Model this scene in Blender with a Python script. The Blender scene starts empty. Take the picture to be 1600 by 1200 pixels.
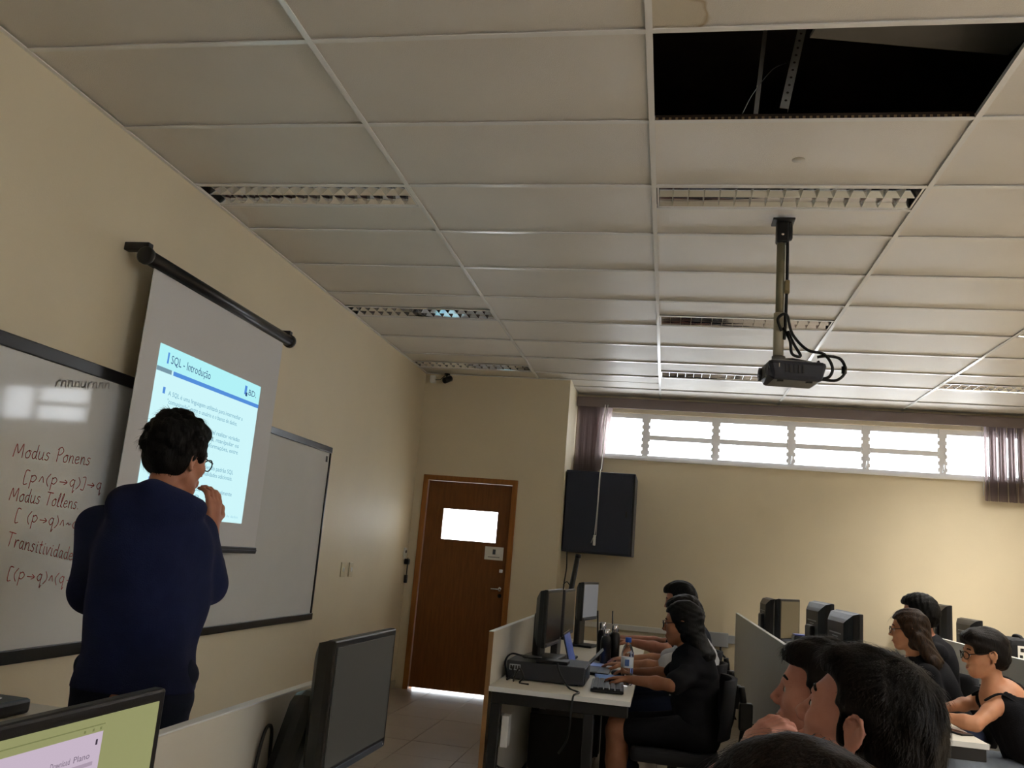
import bpy, bmesh, math, random
import numpy as np
from mathutils import Vector, Matrix
random.seed(7)
rng = np.random.default_rng(7)
scene = bpy.context.scene
PI = math.pi

# ------------------------------------------------------------------ camera
F_PX, YAW, PITCH, ROLL = 1335.09, -0.1909, 0.1951, 0.0842
CAM = np.array([2.5991, 0.0, 1.40])
ZC = 3.1985                                   # underside of the ceiling grid
_cy, _sy, _cp, _sp = math.cos(YAW), math.sin(YAW), math.cos(PITCH), math.sin(PITCH)
_f = np.array([_sy * _cp, _cy * _cp, _sp])
_r0 = np.array([_cy, -_sy, 0.0]); _u0 = np.cross(_r0, _f)
_r = math.cos(ROLL) * _r0 + math.sin(ROLL) * _u0
_u = -math.sin(ROLL) * _r0 + math.cos(ROLL) * _u0
cam = bpy.data.cameras.new('camera'); cam_o = bpy.data.objects.new('camera', cam)
scene.collection.objects.link(cam_o)
cam_o.matrix_world = Matrix(((_r[0], _u[0], -_f[0], CAM[0]), (_r[1], _u[1], -_f[1], CAM[1]),
                             (_r[2], _u[2], -_f[2], CAM[2]), (0, 0, 0, 1)))
cam.sensor_fit = 'HORIZONTAL'; cam.sensor_width = 36.0; cam.lens = 36.0 * F_PX / 1600.0
cam.clip_start = 0.05; cam.clip_end = 200
scene.camera = cam_o

# ------------------------------------------------------------------ daylight and exposure
world = bpy.data.worlds.new('world'); scene.world = world; world.use_nodes = True
bg = world.node_tree.nodes['Background']
bg.inputs[0].default_value = (0.90, 0.95, 1.0, 1); bg.inputs[1].default_value = 8.0
vs = scene.view_settings
vs.view_transform = 'Standard'; vs.look = 'None'; vs.gamma = 1.0; vs.use_curve_mapping = False
vs.exposure = 0.0
def portal(name, loc, rot, sx, sy):
    l = bpy.data.lights.new(name, 'AREA'); l.shape = 'RECTANGLE'; l.size = sx; l.size_y = sy
    l.cycles.is_portal = True
    o = bpy.data.objects.new(name, l); o.location = loc; o.rotation_euler = rot
    scene.collection.objects.link(o)
XR, YB = 7.46, -2.6                            # right wall and back wall planes
portal('window_portal', (3.86, 9.60, 2.78), (-PI / 2, 0, 0), 4.6, 0.6)
portal('right_window_portal', (XR + 0.2, -0.4, 2.15), (0, PI / 2, 0), 1.4, 3.3)
portal('door_portal', (0.6, 8.80, 1.65), (-PI / 2, 0, 0), 0.7, 0.5)

# ------------------------------------------------------------------ pixel helpers (photo pixel -> ray -> plane the thing touches)
def ray(a, b): return _f + (a - 800) / F_PX * _r - (b - 600) / F_PX * _u
def PX(a, b, x): d = ray(a, b); return CAM + d * (x - CAM[0]) / d[0]
def PY(a, b, y): d = ray(a, b); return CAM + d * (y - CAM[1]) / d[1]
def PZ(a, b, z): d = ray(a, b); return CAM + d * (z - CAM[2]) / d[2]
def PD(a, b, t): return CAM + ray(a, b) * t

# ------------------------------------------------------------------ materials
MATS = {}
def srgb(r, g, b):
    f = lambda c: (c / 255 / 12.92) if c / 255 <= 0.04045 else ((c / 255 + 0.055) / 1.055) ** 2.4
    return (f(r), f(g), f(b), 1)
def mat(name, col, rough=0.6, metal=0.0, var=0.0, vscale=6.0, bump=0.0, bscale=80.0, spec=0.5,
        emit=None, estr=0.0, trans=0.0, stretch=None, col2=None, coat=0.0, alpha=1.0, ior=1.45, subs=0.0):
    if name in MATS: return MATS[name]
    m = bpy.data.materials.new(name); m.use_nodes = True
    nt = m.node_tree; n = nt.nodes; L = nt.links; b = n['Principled BSDF']
    c = srgb(*col)
    b.inputs['Base Color'].default_value = c
    b.inputs['Roughness'].default_value = rough; b.inputs['Metallic'].default_value = metal
    b.inputs['Specular IOR Level'].default_value = spec; b.inputs['IOR'].default_value = ior
    b.inputs['Transmission Weight'].default_value = trans; b.inputs['Coat Weight'].default_value = coat
    b.inputs['Alpha'].default_value = alpha
    if subs: b.inputs['Subsurface Weight'].default_value = subs; b.inputs['Subsurface Radius'].default_value = (0.012, 0.005, 0.003)
    tc = n.new('ShaderNodeTexCoord'); mp = n.new('ShaderNodeMapping'); L.new(tc.outputs['Object'], mp.inputs[0])
    if stretch: mp.inputs['Scale'].default_value = stretch
    if var > 0 or col2:
        no = n.new('ShaderNodeTexNoise'); no.inputs['Scale'].default_value = vscale; no.inputs['Detail'].default_value = 5
        L.new(mp.outputs[0], no.inputs['Vector'])
        mx = n.new('ShaderNodeMix'); mx.data_type = 'RGBA'
        ca = srgb(*col); cb = srgb(*col2) if col2 else tuple(max(0, v * (1 - var)) for v in ca[:3]) + (1,)
        mx.inputs[6].default_value = ca; mx.inputs[7].default_value = cb
        rp = n.new('ShaderNodeMapRange'); rp.inputs[1].default_value = 0.35; rp.inputs[2].default_value = 0.65
        L.new(no.outputs['Fac'], rp.inputs[0]); L.new(rp.outputs[0], mx.inputs[0]); L.new(mx.outputs[2], b.inputs['Base Color'])
    if bump > 0:
        nb = n.new('ShaderNodeTexNoise'); nb.inputs['Scale'].default_value = bscale; nb.inputs['Detail'].default_value = 4
        L.new(mp.outputs[0], nb.inputs['Vector'])
        bp = n.new('ShaderNodeBump'); bp.inputs['Strength'].default_value = bump; bp.inputs['Distance'].default_value = 0.01
        L.new(nb.outputs['Fac'], bp.inputs['Height']); L.new(bp.outputs[0], b.inputs['Normal'])
    if emit:
        b.inputs['Emission Color'].default_value = srgb(*emit); b.inputs['Emission Strength'].default_value = estr
    MATS[name] = m
    return m

M_WALL = mat('wall_paint', (228, 215, 187), 0.55, var=0.05, vscale=1.5, bump=0.08, bscale=120, spec=0.35)
M_FLOOR = mat('floor_tile', (172, 158, 142), 0.28, var=0.08, vscale=3.0, spec=0.4)
M_GROUT = mat('grout', (112, 102, 92), 0.9)
M_TILE = mat('ceiling_tile', (226, 221, 212), 0.42, var=0.05, vscale=2.0, bump=0.25, bscale=240, spec=0.5)
M_GRID = mat('grid_metal', (240, 239, 236), 0.22, spec=0.8)
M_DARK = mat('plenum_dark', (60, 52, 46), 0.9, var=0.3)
M_MIRROR = mat('mirror_aluminium', (210, 213, 218), 0.06, metal=1.0)
M_STEEL = mat('galvanised_steel', (150, 150, 148), 0.4, metal=1.0, var=0.2, vscale=30)
M_TUBEON = mat('lamp_tube_lit', (250, 246, 232), 0.35, emit=(255, 244, 222), estr=4.0)
M_TUBE = mat('lamp_tube', (165, 168, 166), 0.3)
M_BLACK = mat('black_plastic', (22, 22, 25), 0.38, bump=0.05, bscale=400)
M_BLACKM = mat('black_metal', (26, 26, 28), 0.45)
M_NAVYM = mat('rack_metal', (34, 40, 58), 0.42)
M_WHITEP = mat('white_plastic', (226, 225, 220), 0.4)
M_GREYP = mat('grey_plastic', (168, 172, 178), 0.45)
M_ALU = mat('window_aluminium', (250, 250, 252), 0.4, spec=0.5)
M_BOARD = mat('whiteboard_enamel', (218, 218, 216), 0.055, var=0.04, vscale=2.0, spec=0.5)
M_FRAME = mat('board_frame', (30, 30, 33), 0.3)
M_FRAME2 = mat('board_frame_grey', (52, 58, 70), 0.28)
M_INK = mat('red_marker', (176, 52, 58), 0.6)
M_INKG = mat('faint_marker', (196, 190, 186), 0.6)
M_SCREEN = mat('screen_fabric', (216, 215, 216), 0.8)
M_DOOR = mat('door_wood', (128, 80, 40), 0.45, stretch=(9, 9, 0.9), var=0.25, vscale=5, spec=0.3)
M_JAMB = mat('door_frame_wood', (166, 108, 52), 0.45, stretch=(9, 9, 0.9), var=0.2, vscale=6, spec=0.3)
M_PAPER = mat('paper', (232, 230, 224), 0.8)
M_BLIND = mat('blind_fabric', (160, 145, 144), 0.85, bump=0.2, bscale=300, stretch=(1, 1, 8))
M_VAL = mat('valance_fabric', (122, 110, 108), 0.8)
M_DESK = mat('desk_laminate', (226, 219, 203), 0.4, var=0.03)
M_PANEL = mat('partition_laminate', (178, 181, 180), 0.45, var=0.03)
M_PANELW = mat('partition_cream', (214, 207, 192), 0.5, var=0.03)
M_EDGE = mat('panel_edge_wood', (150, 112, 70), 0.5)
M_EDGEW = mat('panel_edge_white', (225, 226, 224), 0.4)
M_CORD = mat('black_cable', (20, 20, 22), 0.5)
M_GLASS = mat('clear_glass', (255, 255, 255), 0.0, trans=1.0, ior=1.02, spec=0.3)
M_PET = mat('clear_pet', (250, 252, 255), 0.03, trans=1.0, ior=1.25)
M_BLUECAP = mat('blue_cap', (30, 90, 200), 0.35)
M_CHROME = mat('chrome', (220, 220, 222), 0.15, metal=1.0)
M_FABRIC = mat('chair_fabric', (28, 28, 32), 0.9, bump=0.3, bscale=500)

# translucent blind slats
def make_translucent(m, w):
    nt = m.node_tree; n = nt.nodes; b = n['Principled BSDF']; out = n['Material Output']
    t = n.new('ShaderNodeBsdfTranslucent'); t.inputs[0].default_value = b.inputs['Base Color'].default_value
    ms = n.new('ShaderNodeMixShader'); ms.inputs[0].default_value = w
    nt.links.new(b.outputs[0], ms.inputs[1]); nt.links.new(t.outputs[0], ms.inputs[2]); nt.links.new(ms.outputs[0], out.inputs[0])
make_translucent(M_BLIND, 0.6)

# ------------------------------------------------------------------ mesh helpers
COL = scene.collection
def link(name, me, m=None, parent=None, smooth=False):
    o = bpy.data.objects.new(name, me)
    if m is not None and len(me.materials) == 0: me.materials.append(m)
    COL.objects.link(o)
    if parent is not None: o.parent = parent
    if smooth:
        for p in me.polygons: p.use_smooth = True
    return o
class MB:
    """collects simple shapes and links them as one mesh object"""
    def __init__(s): s.v = []; s.f = []; s.sm = []
    def add(s, vs, fs, smooth=False):
        o = len(s.v); s.v += [tuple(map(float, p)) for p in vs]
        s.f += [tuple(i + o for i in f) for f in fs]; s.sm += [smooth] * len(fs); return s
    def box(s, x0, x1, y0, y1, z0, z1):
        v = [(x0, y0, z0), (x1, y0, z0), (x1, y1, z0), (x0, y1, z0), (x0, y0, z1), (x1, y0, z1), (x1, y1, z1), (x0, y1, z1)]
        return s.add(v, [(0, 3, 2, 1), (4, 5, 6, 7), (0, 1, 5, 4), (1, 2, 6, 5), (2, 3, 7, 6), (3, 0, 4, 7)])
    def bev(s, x0, x1, y0, y1, z0, z1, r=0.004):
        """box with chamfered edges"""
        bm = bmesh.new(); bmesh.ops.create_cube(bm, size=1.0)
        for v in bm.verts:
            v.co = Vector((x0 + (v.co.x + .5) * (x1 - x0), y0 + (v.co.y + .5) * (y1 - y0), z0 + (v.co.z + .5) * (z1 - z0)))
        bmesh.ops.bevel(bm, geom=bm.edges[:], offset=r, segments=2, affect='EDGES', profile=0.5)
        bm.verts.ensure_lookup_table(); bm.verts.index_update()
        s.add([v.co[:] for v in bm.verts], [tuple(v.index for v in f.verts) for f in bm.faces]); bm.free(); return s
    def tube(s, pts, r, n=8, caps=True):
        P = [Vector(p) for p in pts]; rr = r if hasattr(r, '__len__') else [r] * len(P)
        up = None; rings = []
        for i, p in enumerate(P):
            t = (P[min(i + 1, len(P) - 1)] - P[max(i - 1, 0)]).normalized()
            if up is None: up = Vector((0, 0, 1)) if abs(t.z) < .9 else Vector((1, 0, 0))
            a = (up - t * up.dot(t))
            a = a.normalized() if a.length > 1e-6 else t.orthogonal().normalized()
            up = a; b = t.cross(a)
            rings.append([p + (a * math.cos(2 * PI * k / n) + b * math.sin(2 * PI * k / n)) * rr[i] for k in range(n)])
        v = [q for R in rings for q in R]; f = []
        for i in range(len(P) - 1):
            for k in range(n):
                f.append((i * n + k, i * n + (k + 1) % n, (i + 1) * n + (k + 1) % n, (i + 1) * n + k))
        s.add(v, f, True)
        if caps:
            o = len(s.v) - len(v)
            s.f += [tuple(o + k for k in reversed(range(n))), tuple(o + (len(P) - 1) * n + k for k in range(n))]; s.sm += [False, False]
        return s
    def lathe(s, prof, c=(0, 0, 0), n=20, axis='z'):
        v = []; f = []
        for (r, z) in prof:
            for k in range(n):
                a = 2 * PI * k / n; p = (r * math.cos(a), r * math.sin(a), z)
                if axis == 'x': p = (p[2], p[0], p[1])
                if axis == 'y': p = (p[1], p[2], p[0])
                v.append((p[0] + c[0], p[1] + c[1], p[2] + c[2]))
        for i in range(len(prof) - 1):
            for k in range(n): f.append((i * n + k, i * n + (k + 1) % n, (i + 1) * n + (k + 1) % n, (i + 1) * n + k))
        f.append(tuple(reversed(range(n)))); f.append(tuple((len(prof) - 1) * n + k for k in range(n)))
        return s.add(v, f, True)
    def xf(s, M):
        s.v = [tuple(M @ Vector(p)) for p in s.v]; return s
    def mesh(s, name):
        me = bpy.data.meshes.new(name); me.from_pydata(s.v, [], s.f); me.update()
        me.polygons.foreach_set('use_smooth', s.sm); return me
    def build(s, name, m, parent=None): return link(name, s.mesh(name), m, parent)
def tag(o, label, cat, group=None):
    o['label'] = label; o['category'] = cat
    if group: o['group'] = group
    return o
def thing(name, label, cat, loc=(0, 0, 0), rotz=0.0, group=None):
    o = bpy.data.objects.new(name, None); COL.objects.link(o); o.location = loc; o.rotation_euler = (0, 0, rotz)
    o.empty_display_size = 0.1
    return tag(o, label, cat, group)
def struct(o): o['kind'] = 'structure'; return o
def sempty(name):
    o = bpy.data.objects.new(name, None); COL.objects.link(o); o.empty_display_size = 0.1; return struct(o)
def rotz(a): return Matrix.Rotation(a, 4, 'Z')
def smooth_curve(pts, n=6):
    P = [Vector(p) for p in pts]; out = []
    for i in range(len(P) - 1):
        a, b, c, d = P[max(i - 1, 0)], P[i], P[i + 1], P[min(i + 2, len(P) - 1)]
        for k in range(n):
            t = k / n
            out.append(.5 * ((2 * b) + (c - a) * t + (2 * a - 5 * b + 4 * c - d) * t * t + (3 * b - a - 3 * c + d) * t ** 3))
    out.append(P[-1]); return out

# ================================================================== THE ROOM
YD, YW, XJ = 8.60, 9.40, 1.55        # door wall, window wall, jog between them
ZT = 3.85                            # slab above the ceiling void
# floor: tiles on a grout bed
fl = struct(MB().box(-.15, XR + .15, YB - .15, YW + .2, -.12, -.004).build('floor', M_GROUT))
TS = 0.4425
def tile_mesh(w, d, h, name, m, r=.002):
    me = MB().bev(-w / 2, w / 2, -d / 2, d / 2, -h, 0, r).mesh(name); me.materials.append(m); return me
ft = tile_mesh(TS - .004, TS - .004, .008, 'floor_tile', M_FLOOR, .0012)
nfl = 0
stuff_fl = MB()
for i in range(-1, 17):
    for j in range(-6, 22):
        cx, cy = .39 - TS / 2 + TS * i, YD - TS / 2 - TS * (19 - j) + .05
        if cx + TS / 2 < 0.02 or cx - TS / 2 > XR - .02 or cy + TS / 2 < YB + .02 or cy - TS / 2 > YW - .02: continue
        x0, x1, y0, y1 = max(cx - TS / 2, 0) + .002, min(cx + TS / 2, XR) - .002, max(cy - TS / 2, YB) + .002, min(cy + TS / 2, YW) - .002
        vis = cy > 3.2 and cx < 5.0 and nfl < 290
        if vis:
            if abs(x1 - x0 - TS + .004) < 1e-3 and abs(y1 - y0 - TS + .004) < 1e-3:
                o = link('tile', ft, None, fl); o.location = (cx, cy, random.uniform(-.0006, .0006))
            else:
                o = MB().box(x0, x1, y0, y1, -.008, 0).build('tile', M_FLOOR, fl)
            nfl += 1
        else: stuff_fl.box(x0, x1, y0, y1, -.008, 0)
so = stuff_fl.build('distant_tiles', M_FLOOR, fl); so['kind'] = 'stuff'

struct(MB().box(-.15, 0, YB - .15, YD + .15, 0, ZT).build('wall_left', M_WALL))
# door wall with opening 0.135..1.045 x 0..2.09
DX0, DX1, DZ = 0.135, 1.045, 2.09
struct(MB().box(0, DX0, YD, YD + .15, 0, ZT).box(DX1, XJ, YD, YD + .15, 0, ZT).box(DX0, DX1, YD, YD + .15, DZ, ZT)
       .box(XJ - .15, XJ, YD + .15, YW + .15, 0, ZT).build('wall_door', M_WALL))
# window wall with opening
WX0, WX1, WZ0, WZ1 = 1.60, 6.12, 2.53, 3.03
struct(MB().box(XJ, WX0, YW, YW + .15, 0, ZT).box(WX1, XR + .15, YW, YW + .15, 0, ZT)
       .box(WX0, WX1, YW, YW + .15, 0, WZ0).box(WX0, WX1, YW, YW + .15, WZ1, ZT).build('wall_window', M_WALL))
# right wall with a strip of windows, back wall closed
RY0, RY1, RZ0, RZ1 = -2.0, 1.2, 1.5, 2.8
struct(MB().box(XR, XR + .15, YB - .15, RY0, 0, ZT).box(XR, XR + .15, RY1, YW + .15, 0, ZT)
       .box(XR, XR + .15, RY0, RY1, 0, RZ0).box(XR, XR + .15, RY0, RY1, RZ1, ZT).build('wall_right', M_WALL))
struct(MB().box(0, XR, YB - .15, YB, 0, ZT).build('wall_back', M_WALL))
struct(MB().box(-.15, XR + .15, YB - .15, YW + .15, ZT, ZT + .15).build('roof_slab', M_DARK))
# baseboards
bb = mat('baseboard_tile', (186, 176, 158), .35)
struct(MB().box(XJ, XR, YW - .012, YW, 0, .075).build('baseboard_window', bb))
struct(MB().box(0, .012, YB, YD, 0, .075).build('baseboard_left', bb))
struct(MB().box(DX1 + .06, XJ, YD - .012, YD, 0, .075).build('baseboard_door', bb))

# ------------------------------------------------------------------ suspended ceiling
ceil = sempty('ceiling')
XL = [0.0] + [1.2088 + 1.25 * k for k in range(6)]                # 0,1.21,2.46,3.71,4.96,6.21,7.46
Y0 = 3.2962                                                     # row line j=0
JR = list(range(-9, 10))
def yl(j): return Y0 + .625 * j
tee = MB()
def tee_y(x, y0, y1):
    tee.box(x - .012, x + .012, y0, y1, ZC, ZC + .003); tee.box(x - .002, x + .002, y0, y1, ZC + .003, ZC + .035)
def tee_x(y, x0, x1):
    tee.box(x0, x1, y - .012, y + .012, ZC + .0005, ZC + .0035); tee.box(x0, x1, y - .002, y + .002, ZC + .003, ZC + .03)
ends = YW
def col_end(i): return YD if i == 0 else YW
for i, x in enumerate(XL[1:-1]):
    t = MB(); x_ = x
    t.box(x - .012, x + .012, YB, (YD if x < XJ else YW), ZC, ZC + .003); t.box(x - .002, x + .002, YB, (YD if x < XJ else YW), ZC + .003, ZC + .035)
    t.build('main_runner', M_GRID, ceil)
LIGHTS = [(0, 1, 'near'), (2, 1, 'near'), (0, 4, 'far'), (2, 4, 'far'), (4, 4, 'far'), (0, 7, 'far'), (2, 7, 'far'), (4, 7, 'far'), (4, 1, 'near'), (4, -2, 'far'), (4, -5, 'far')]
LW = .245
HOLE = (2, -1)
tmesh = {}
def add_tile(x0, x1, y0, y1, m=M_TILE, tilt=True):
    w, d = x1 - x0 - .008, y1 - y0 - .008
    k = (round(w, 3), round(d, 3), m.name)
    if k not in tmesh: tmesh[k] = tile_mesh(w, d, -.014, 'ceiling_tile', m, .002)
    o = link('ceiling_tile', tmesh[k], None, ceil)
    o.location = ((x0 + x1) / 2, (y0 + y1) / 2, ZC + .0095)
    if tilt: o.rotation_euler = (random.uniform(0, .004), random.uniform(-.0015, .0015), 0); o.location.z += .0015
# stained tile: brown tide mark in its near-left corner
def stain_mat():
    m = M_TILE.copy(); m.name = 'ceiling_tile_stained'; nt = m.node_tree; n = nt.nodes; L = nt.links; b = n['Principled BSDF']
    tc = n.new('ShaderNodeTexCoord'); no = n.new('ShaderNodeTexNoise'); no.inputs['Scale'].default_value = 5
    L.new(tc.outputs['Object'], no.inputs['Vector'])
    sp = n.new('ShaderNodeVectorMath'); sp.operation = 'DISTANCE'; L.new(tc.outputs['Object'], sp.inputs[0]); sp.inputs[1].default_value = (-.60, .34, 0)
    ad = n.new('ShaderNodeMath'); ad.operation = 'MULTIPLY_ADD'; L.new(no.outputs['Fac'], ad.inputs[0]); ad.inputs[1].default_value = .30; L.new(sp.outputs['Value'], ad.inputs[2])
    r = n.new('ShaderNodeValToRGB'); e = r.color_ramp.elements
    e[0].position = .0; e[0].color = (.93, .90, .82, 1); e[1].position = .325; e[1].color = (.90, .85, .74, 1)
    x = r.color_ramp.elements.new(.345); x.color = (.66, .54, .36, 1); x = r.color_ramp.elements.new(.358); x.color = (1, 1, 1, 1)
    L.new(ad.outputs[0], r.inputs[0])
    mx = n.new('ShaderNodeMix'); mx.data_type = 'RGBA'; mx.blend_type = 'MULTIPLY'; mx.inputs[0].default_value = 1
    src = b.inputs['Base Color'].links[0].from_socket
    L.new(src, mx.inputs[6]); L.new(r.outputs[0], mx.inputs[7]); L.new(mx.outputs[2], b.inputs['Base Color'])
    return m
M_STAIN = stain_mat()
for i in range(6):
    x0, x1 = XL[i], XL[i + 1]
    for j in JR:
        y0, y1 = yl(j), yl(j + 1)
        yend = YD if i == 0 else YW
        if y0 >= yend - .02 or y1 <= YB: continue
        y1 = min(y1, yend); y0 = max(y0, YB)
        if j > -9: MB().box(x0 + .012, x1 - .012, y0 - .012, y0 + .012, ZC + .0005, ZC + .0035).box(x0 + .012, x1 - .012, y0 - .002, y0 + .002, ZC + .003, ZC + .03).build('cross_tee', M_GRID, ceil)
        if i == 1 and y1 > YD:        # the strip beside the jog of the walls
            add_tile(XJ, x1, max(y0, YD), y1); 
            if y0 < YD: add_tile(x0, x1, y0, YD)
            continue
        lt = [l for l in LIGHTS if l[0] == i and l[1] == j]
        if (i, j) == HOLE: continue
        if lt:
            if lt[0][2] == 'near': a, b_ = y0 + LW + .02, y1; ly = y0 + .012 + LW / 2; yt = y0 + LW + .024
            else: a, b_ = y0, y1 - LW - .02; ly = y1 - .012 - LW / 2; yt = y1 - LW - .024
            add_tile(x0, x1, a, b_)
            MB().box(x0 + .012, x1 - .012, yt - .01, yt + .01, ZC + .0005, ZC + .0035).build('cross_tee', M_GRID, ceil)
        else:
            add_tile(x0, x1, y0, y1, M_STAIN if (i, j) == (2, -2) else M_TILE)
# edge angle along the walls
MB().box(0, .02, YB, YD, ZC - .001, ZC + .004).box(0, XJ, YD - .02, YD, ZC - .001, ZC + .004).build('edge_angle', M_GRID, ceil)
# pale round mark on one tile
MB().lathe([(.028, 0), (.028, .001)], (3.095, 3.66, ZC + .0087), 24).build('patch', mat('patch', (198, 192, 176), .5), ceil)

# what shows through the missing tile: hangers, a displaced tile
vo = thing('ceiling_hanger', 'perforated metal hanger strap in the dark ceiling void', 'hanger')
M_ZINC = mat('zinc_strap', (170, 168, 162), .5, metal=.2, var=.15, vscale=20)
def between(p, q):
    p, q = Vector(p), Vector(q); z = (q - p).normalized(); x = Vector((1, 0, 0)); x = (x - z * x.dot(z)).normalized(); y = z.cross(x)
    return Matrix((x, y, z)).transposed().to_4x4(), p, (q - p).length
R_, p_, l_ = between((2.980, 3.25, ZC + .03), (3.085, 3.40, ZC + .60)); MS = Matrix.Translation(p_) @ R_
MB().box(-.017, .017, -.0015, .0015, 0, l_).xf(MS).build('strap', M_ZINC, vo)
MB().box(.015, .017, -.0015, .02, 0, l_).xf(MS).build('strap_flange', M_ZINC, vo)
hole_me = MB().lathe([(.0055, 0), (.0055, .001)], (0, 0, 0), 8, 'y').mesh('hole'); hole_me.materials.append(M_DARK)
for k in range(13):
    h = link('hole', hole_me, None, vo); h.matrix_local = MS @ Matrix.Translation((0, -.003, .04 + .042 * k))
wo = thing('ceiling_wire', 'thin suspension rod and wire beside the perforated strap', 'wire')
R_, p_, l_ = between((2.873, 3.27, ZC + .02), (2.925, 3.47, ZC + .60))
MB().box(-.009, .009, -.002, .002, 0, l_).xf(Matrix.Translation(p_) @ R_).build('rod', M_ZINC, wo)
MB().tube(smooth_curve([(2.82, 3.27, ZC + .02), (2.86, 3.25, ZC + .10), (2.93, 3.25, ZC + .2), (2.99, 3.3, ZC + .26)], 5), .0018, 5).build('wire', M_STEEL, wo)
lt_ = thing('loose_tile', 'loose ceiling tile pushed back above the dark opening', 'ceiling tile', (3.055, 3.13, ZC + .26), .196)
MB().bev(0, .78, -.55, 0, 0, .014, .002).build('tile', mat('tile_shaded', (120, 118, 112), .8, var=.1), lt_)  # grey instead of tile white: shade of the void put into the colour
mb = MB()
for k in range(46): mb.box(2.475 + k * .0265, 2.485 + k * .0265, yl(0) - .006, yl(0) - .0022, ZC + .006, ZC + .018)
MB().box(2.472, 3.697, yl(0) - .0028, yl(0) - .0021, ZC + .004, ZC + .030).build('tee_web', mat('web_brown', (44, 32, 24), .8), ceil)  # dark brown strip laid in front of the white tee web
mb.v = [(p[0], p[1] - .0006, p[2]) for p in mb.v]
e_ = mb.build('tee_slots', mat('tee_brass', (140, 112, 78), .5), ceil); e_['kind'] = 'stuff'

# ------------------------------------------------------------------ recessed louvre lights (switched off)
LAMP_W = 78.0
def light_fixture(i, j, side, label, on=False):
    x0, x1 = XL[i] + .016, XL[i + 1] - .016
    y0, y1 = yl(j), yl(j + 1)
    ya = y0 + .014 if side == 'near' else y1 - .014 - LW
    w = x1 - x0
    t = thing('louvre_light', label, 'ceiling light', ((x0 + x1) / 2, ya + LW / 2, ZC + .004), 0, 'recessed fluorescent lights')
    hw, hl = LW / 2, w / 2
    MB().box(-hl, hl, -hw, -hw + .008, 0, .004).box(-hl, hl, hw - .008, hw, 0, .004).box(-hl, -hl + .008, -hw, hw, 0, .004).box(hl - .008, hl, -hw, hw, 0, .004).build('frame', M_GRID, t)
    h = MB(); h.box(-hl, hl, -hw, hw, .088, .092).box(-hl, hl, -hw - .002, -hw, 0, .09).box(-hl, hl, hw, hw + .002, 0, .09).box(-hl - .002, -hl, -hw, hw, 0, .09).box(hl, hl + .002, -hw, hw, 0, .09)
    h.build('housing', mat('housing_metal', (70, 70, 70), .3, metal=.9), t)
    # parabolic side reflectors and centre spine
    prof = [(hw - .008, .004), (hw - .016, .03), (hw - .032, .055), (hw - .05, .07)]
    for s in (-1, 1):
        v = []; f = []
        for (yy, zz) in prof: v += [(-hl + .008, s * yy, zz), (hl - .008, s * yy, zz)]
        for k in range(len(prof) - 1): f.append((2 * k, 2 * k + 1, 2 * k + 3, 2 * k + 2))
        MB().add(v, f, True).build('reflector', M_MIRROR, t)
        MB().lathe([(.013, -hl + .03), (.013, hl - .03)], (0, s * .058, .066), 12, 'x').build('lamp_tube', M_TUBEON if on else M_TUBE, t)
    v = [(-hl + .008, -.016, .045), (hl - .008, -.016, .045), (-hl + .008, 0, .004), (hl - .008, 0, .004), (-hl + .008, .016, .045), (hl - .008, .016, .045)]
    MB().add(v, [(0, 1, 3, 2), (2, 3, 5, 4)]).build('spine', M_MIRROR, t)
    if on:                                     # the lamp's own light, shining down through the louvre
        l = bpy.data.lights.new('lamp_glow', 'AREA'); l.shape = 'RECTANGLE'; l.size = w - .06; l.size_y = LW - .04; l.energy = LAMP_W; l.color = (1.0, .95, .86); l.spread = 2.3
        lo = bpy.data.objects.new('lamp_glow', l); COL.objects.link(lo); lo.parent = t; lo.location = (0, 0, .05)
    nb = 16
    bm_ = MB().add([(-.006, -hw + .012, .048), (-.006, hw - .012, .048), (-.0008, -hw + .010, .005), (-.0008, hw - .010, .005), (.0008, -hw + .010, .005), (.0008, hw - .010, .005), (.006, -hw + .012, .048), (.006, hw - .012, .048)],
                   [(0, 1, 3, 2), (2, 3, 5, 4), (4, 5, 7, 6)]).mesh('blade')
    bm_.materials.append(M_MIRROR)
    for k in range(1, nb):
        o = link('blade', bm_, None, t); o.location.x = -hl + w * k / nb
    return t
names = {(0, 1): 'louvre light above the projection screen, largest along the left wall', (2, 1): 'louvre light just in front of the projector pole',
         (0, 4): 'louvre light along the left wall, second from the camera', (2, 4): 'louvre light behind the projector pole in the middle row',
         (4, 4): 'lit louvre light cut by the right edge of the picture', (0, 7): 'louvre light nearest the security camera', (2, 7): 'louvre light directly behind the hanging projector',
         (4, 7): 'lit louvre light at the right, close to the window', (4, 1): 'lit louvre light out to the right, level with the projector',
         (4, -2): 'lit louvre light out to the right, above the camera', (4, -5): 'lit louvre light out to the right, behind the camera'}
for (i, j, s) in LIGHTS: light_fixture(i, j, s, names[(i, j)], i == 4)

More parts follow.
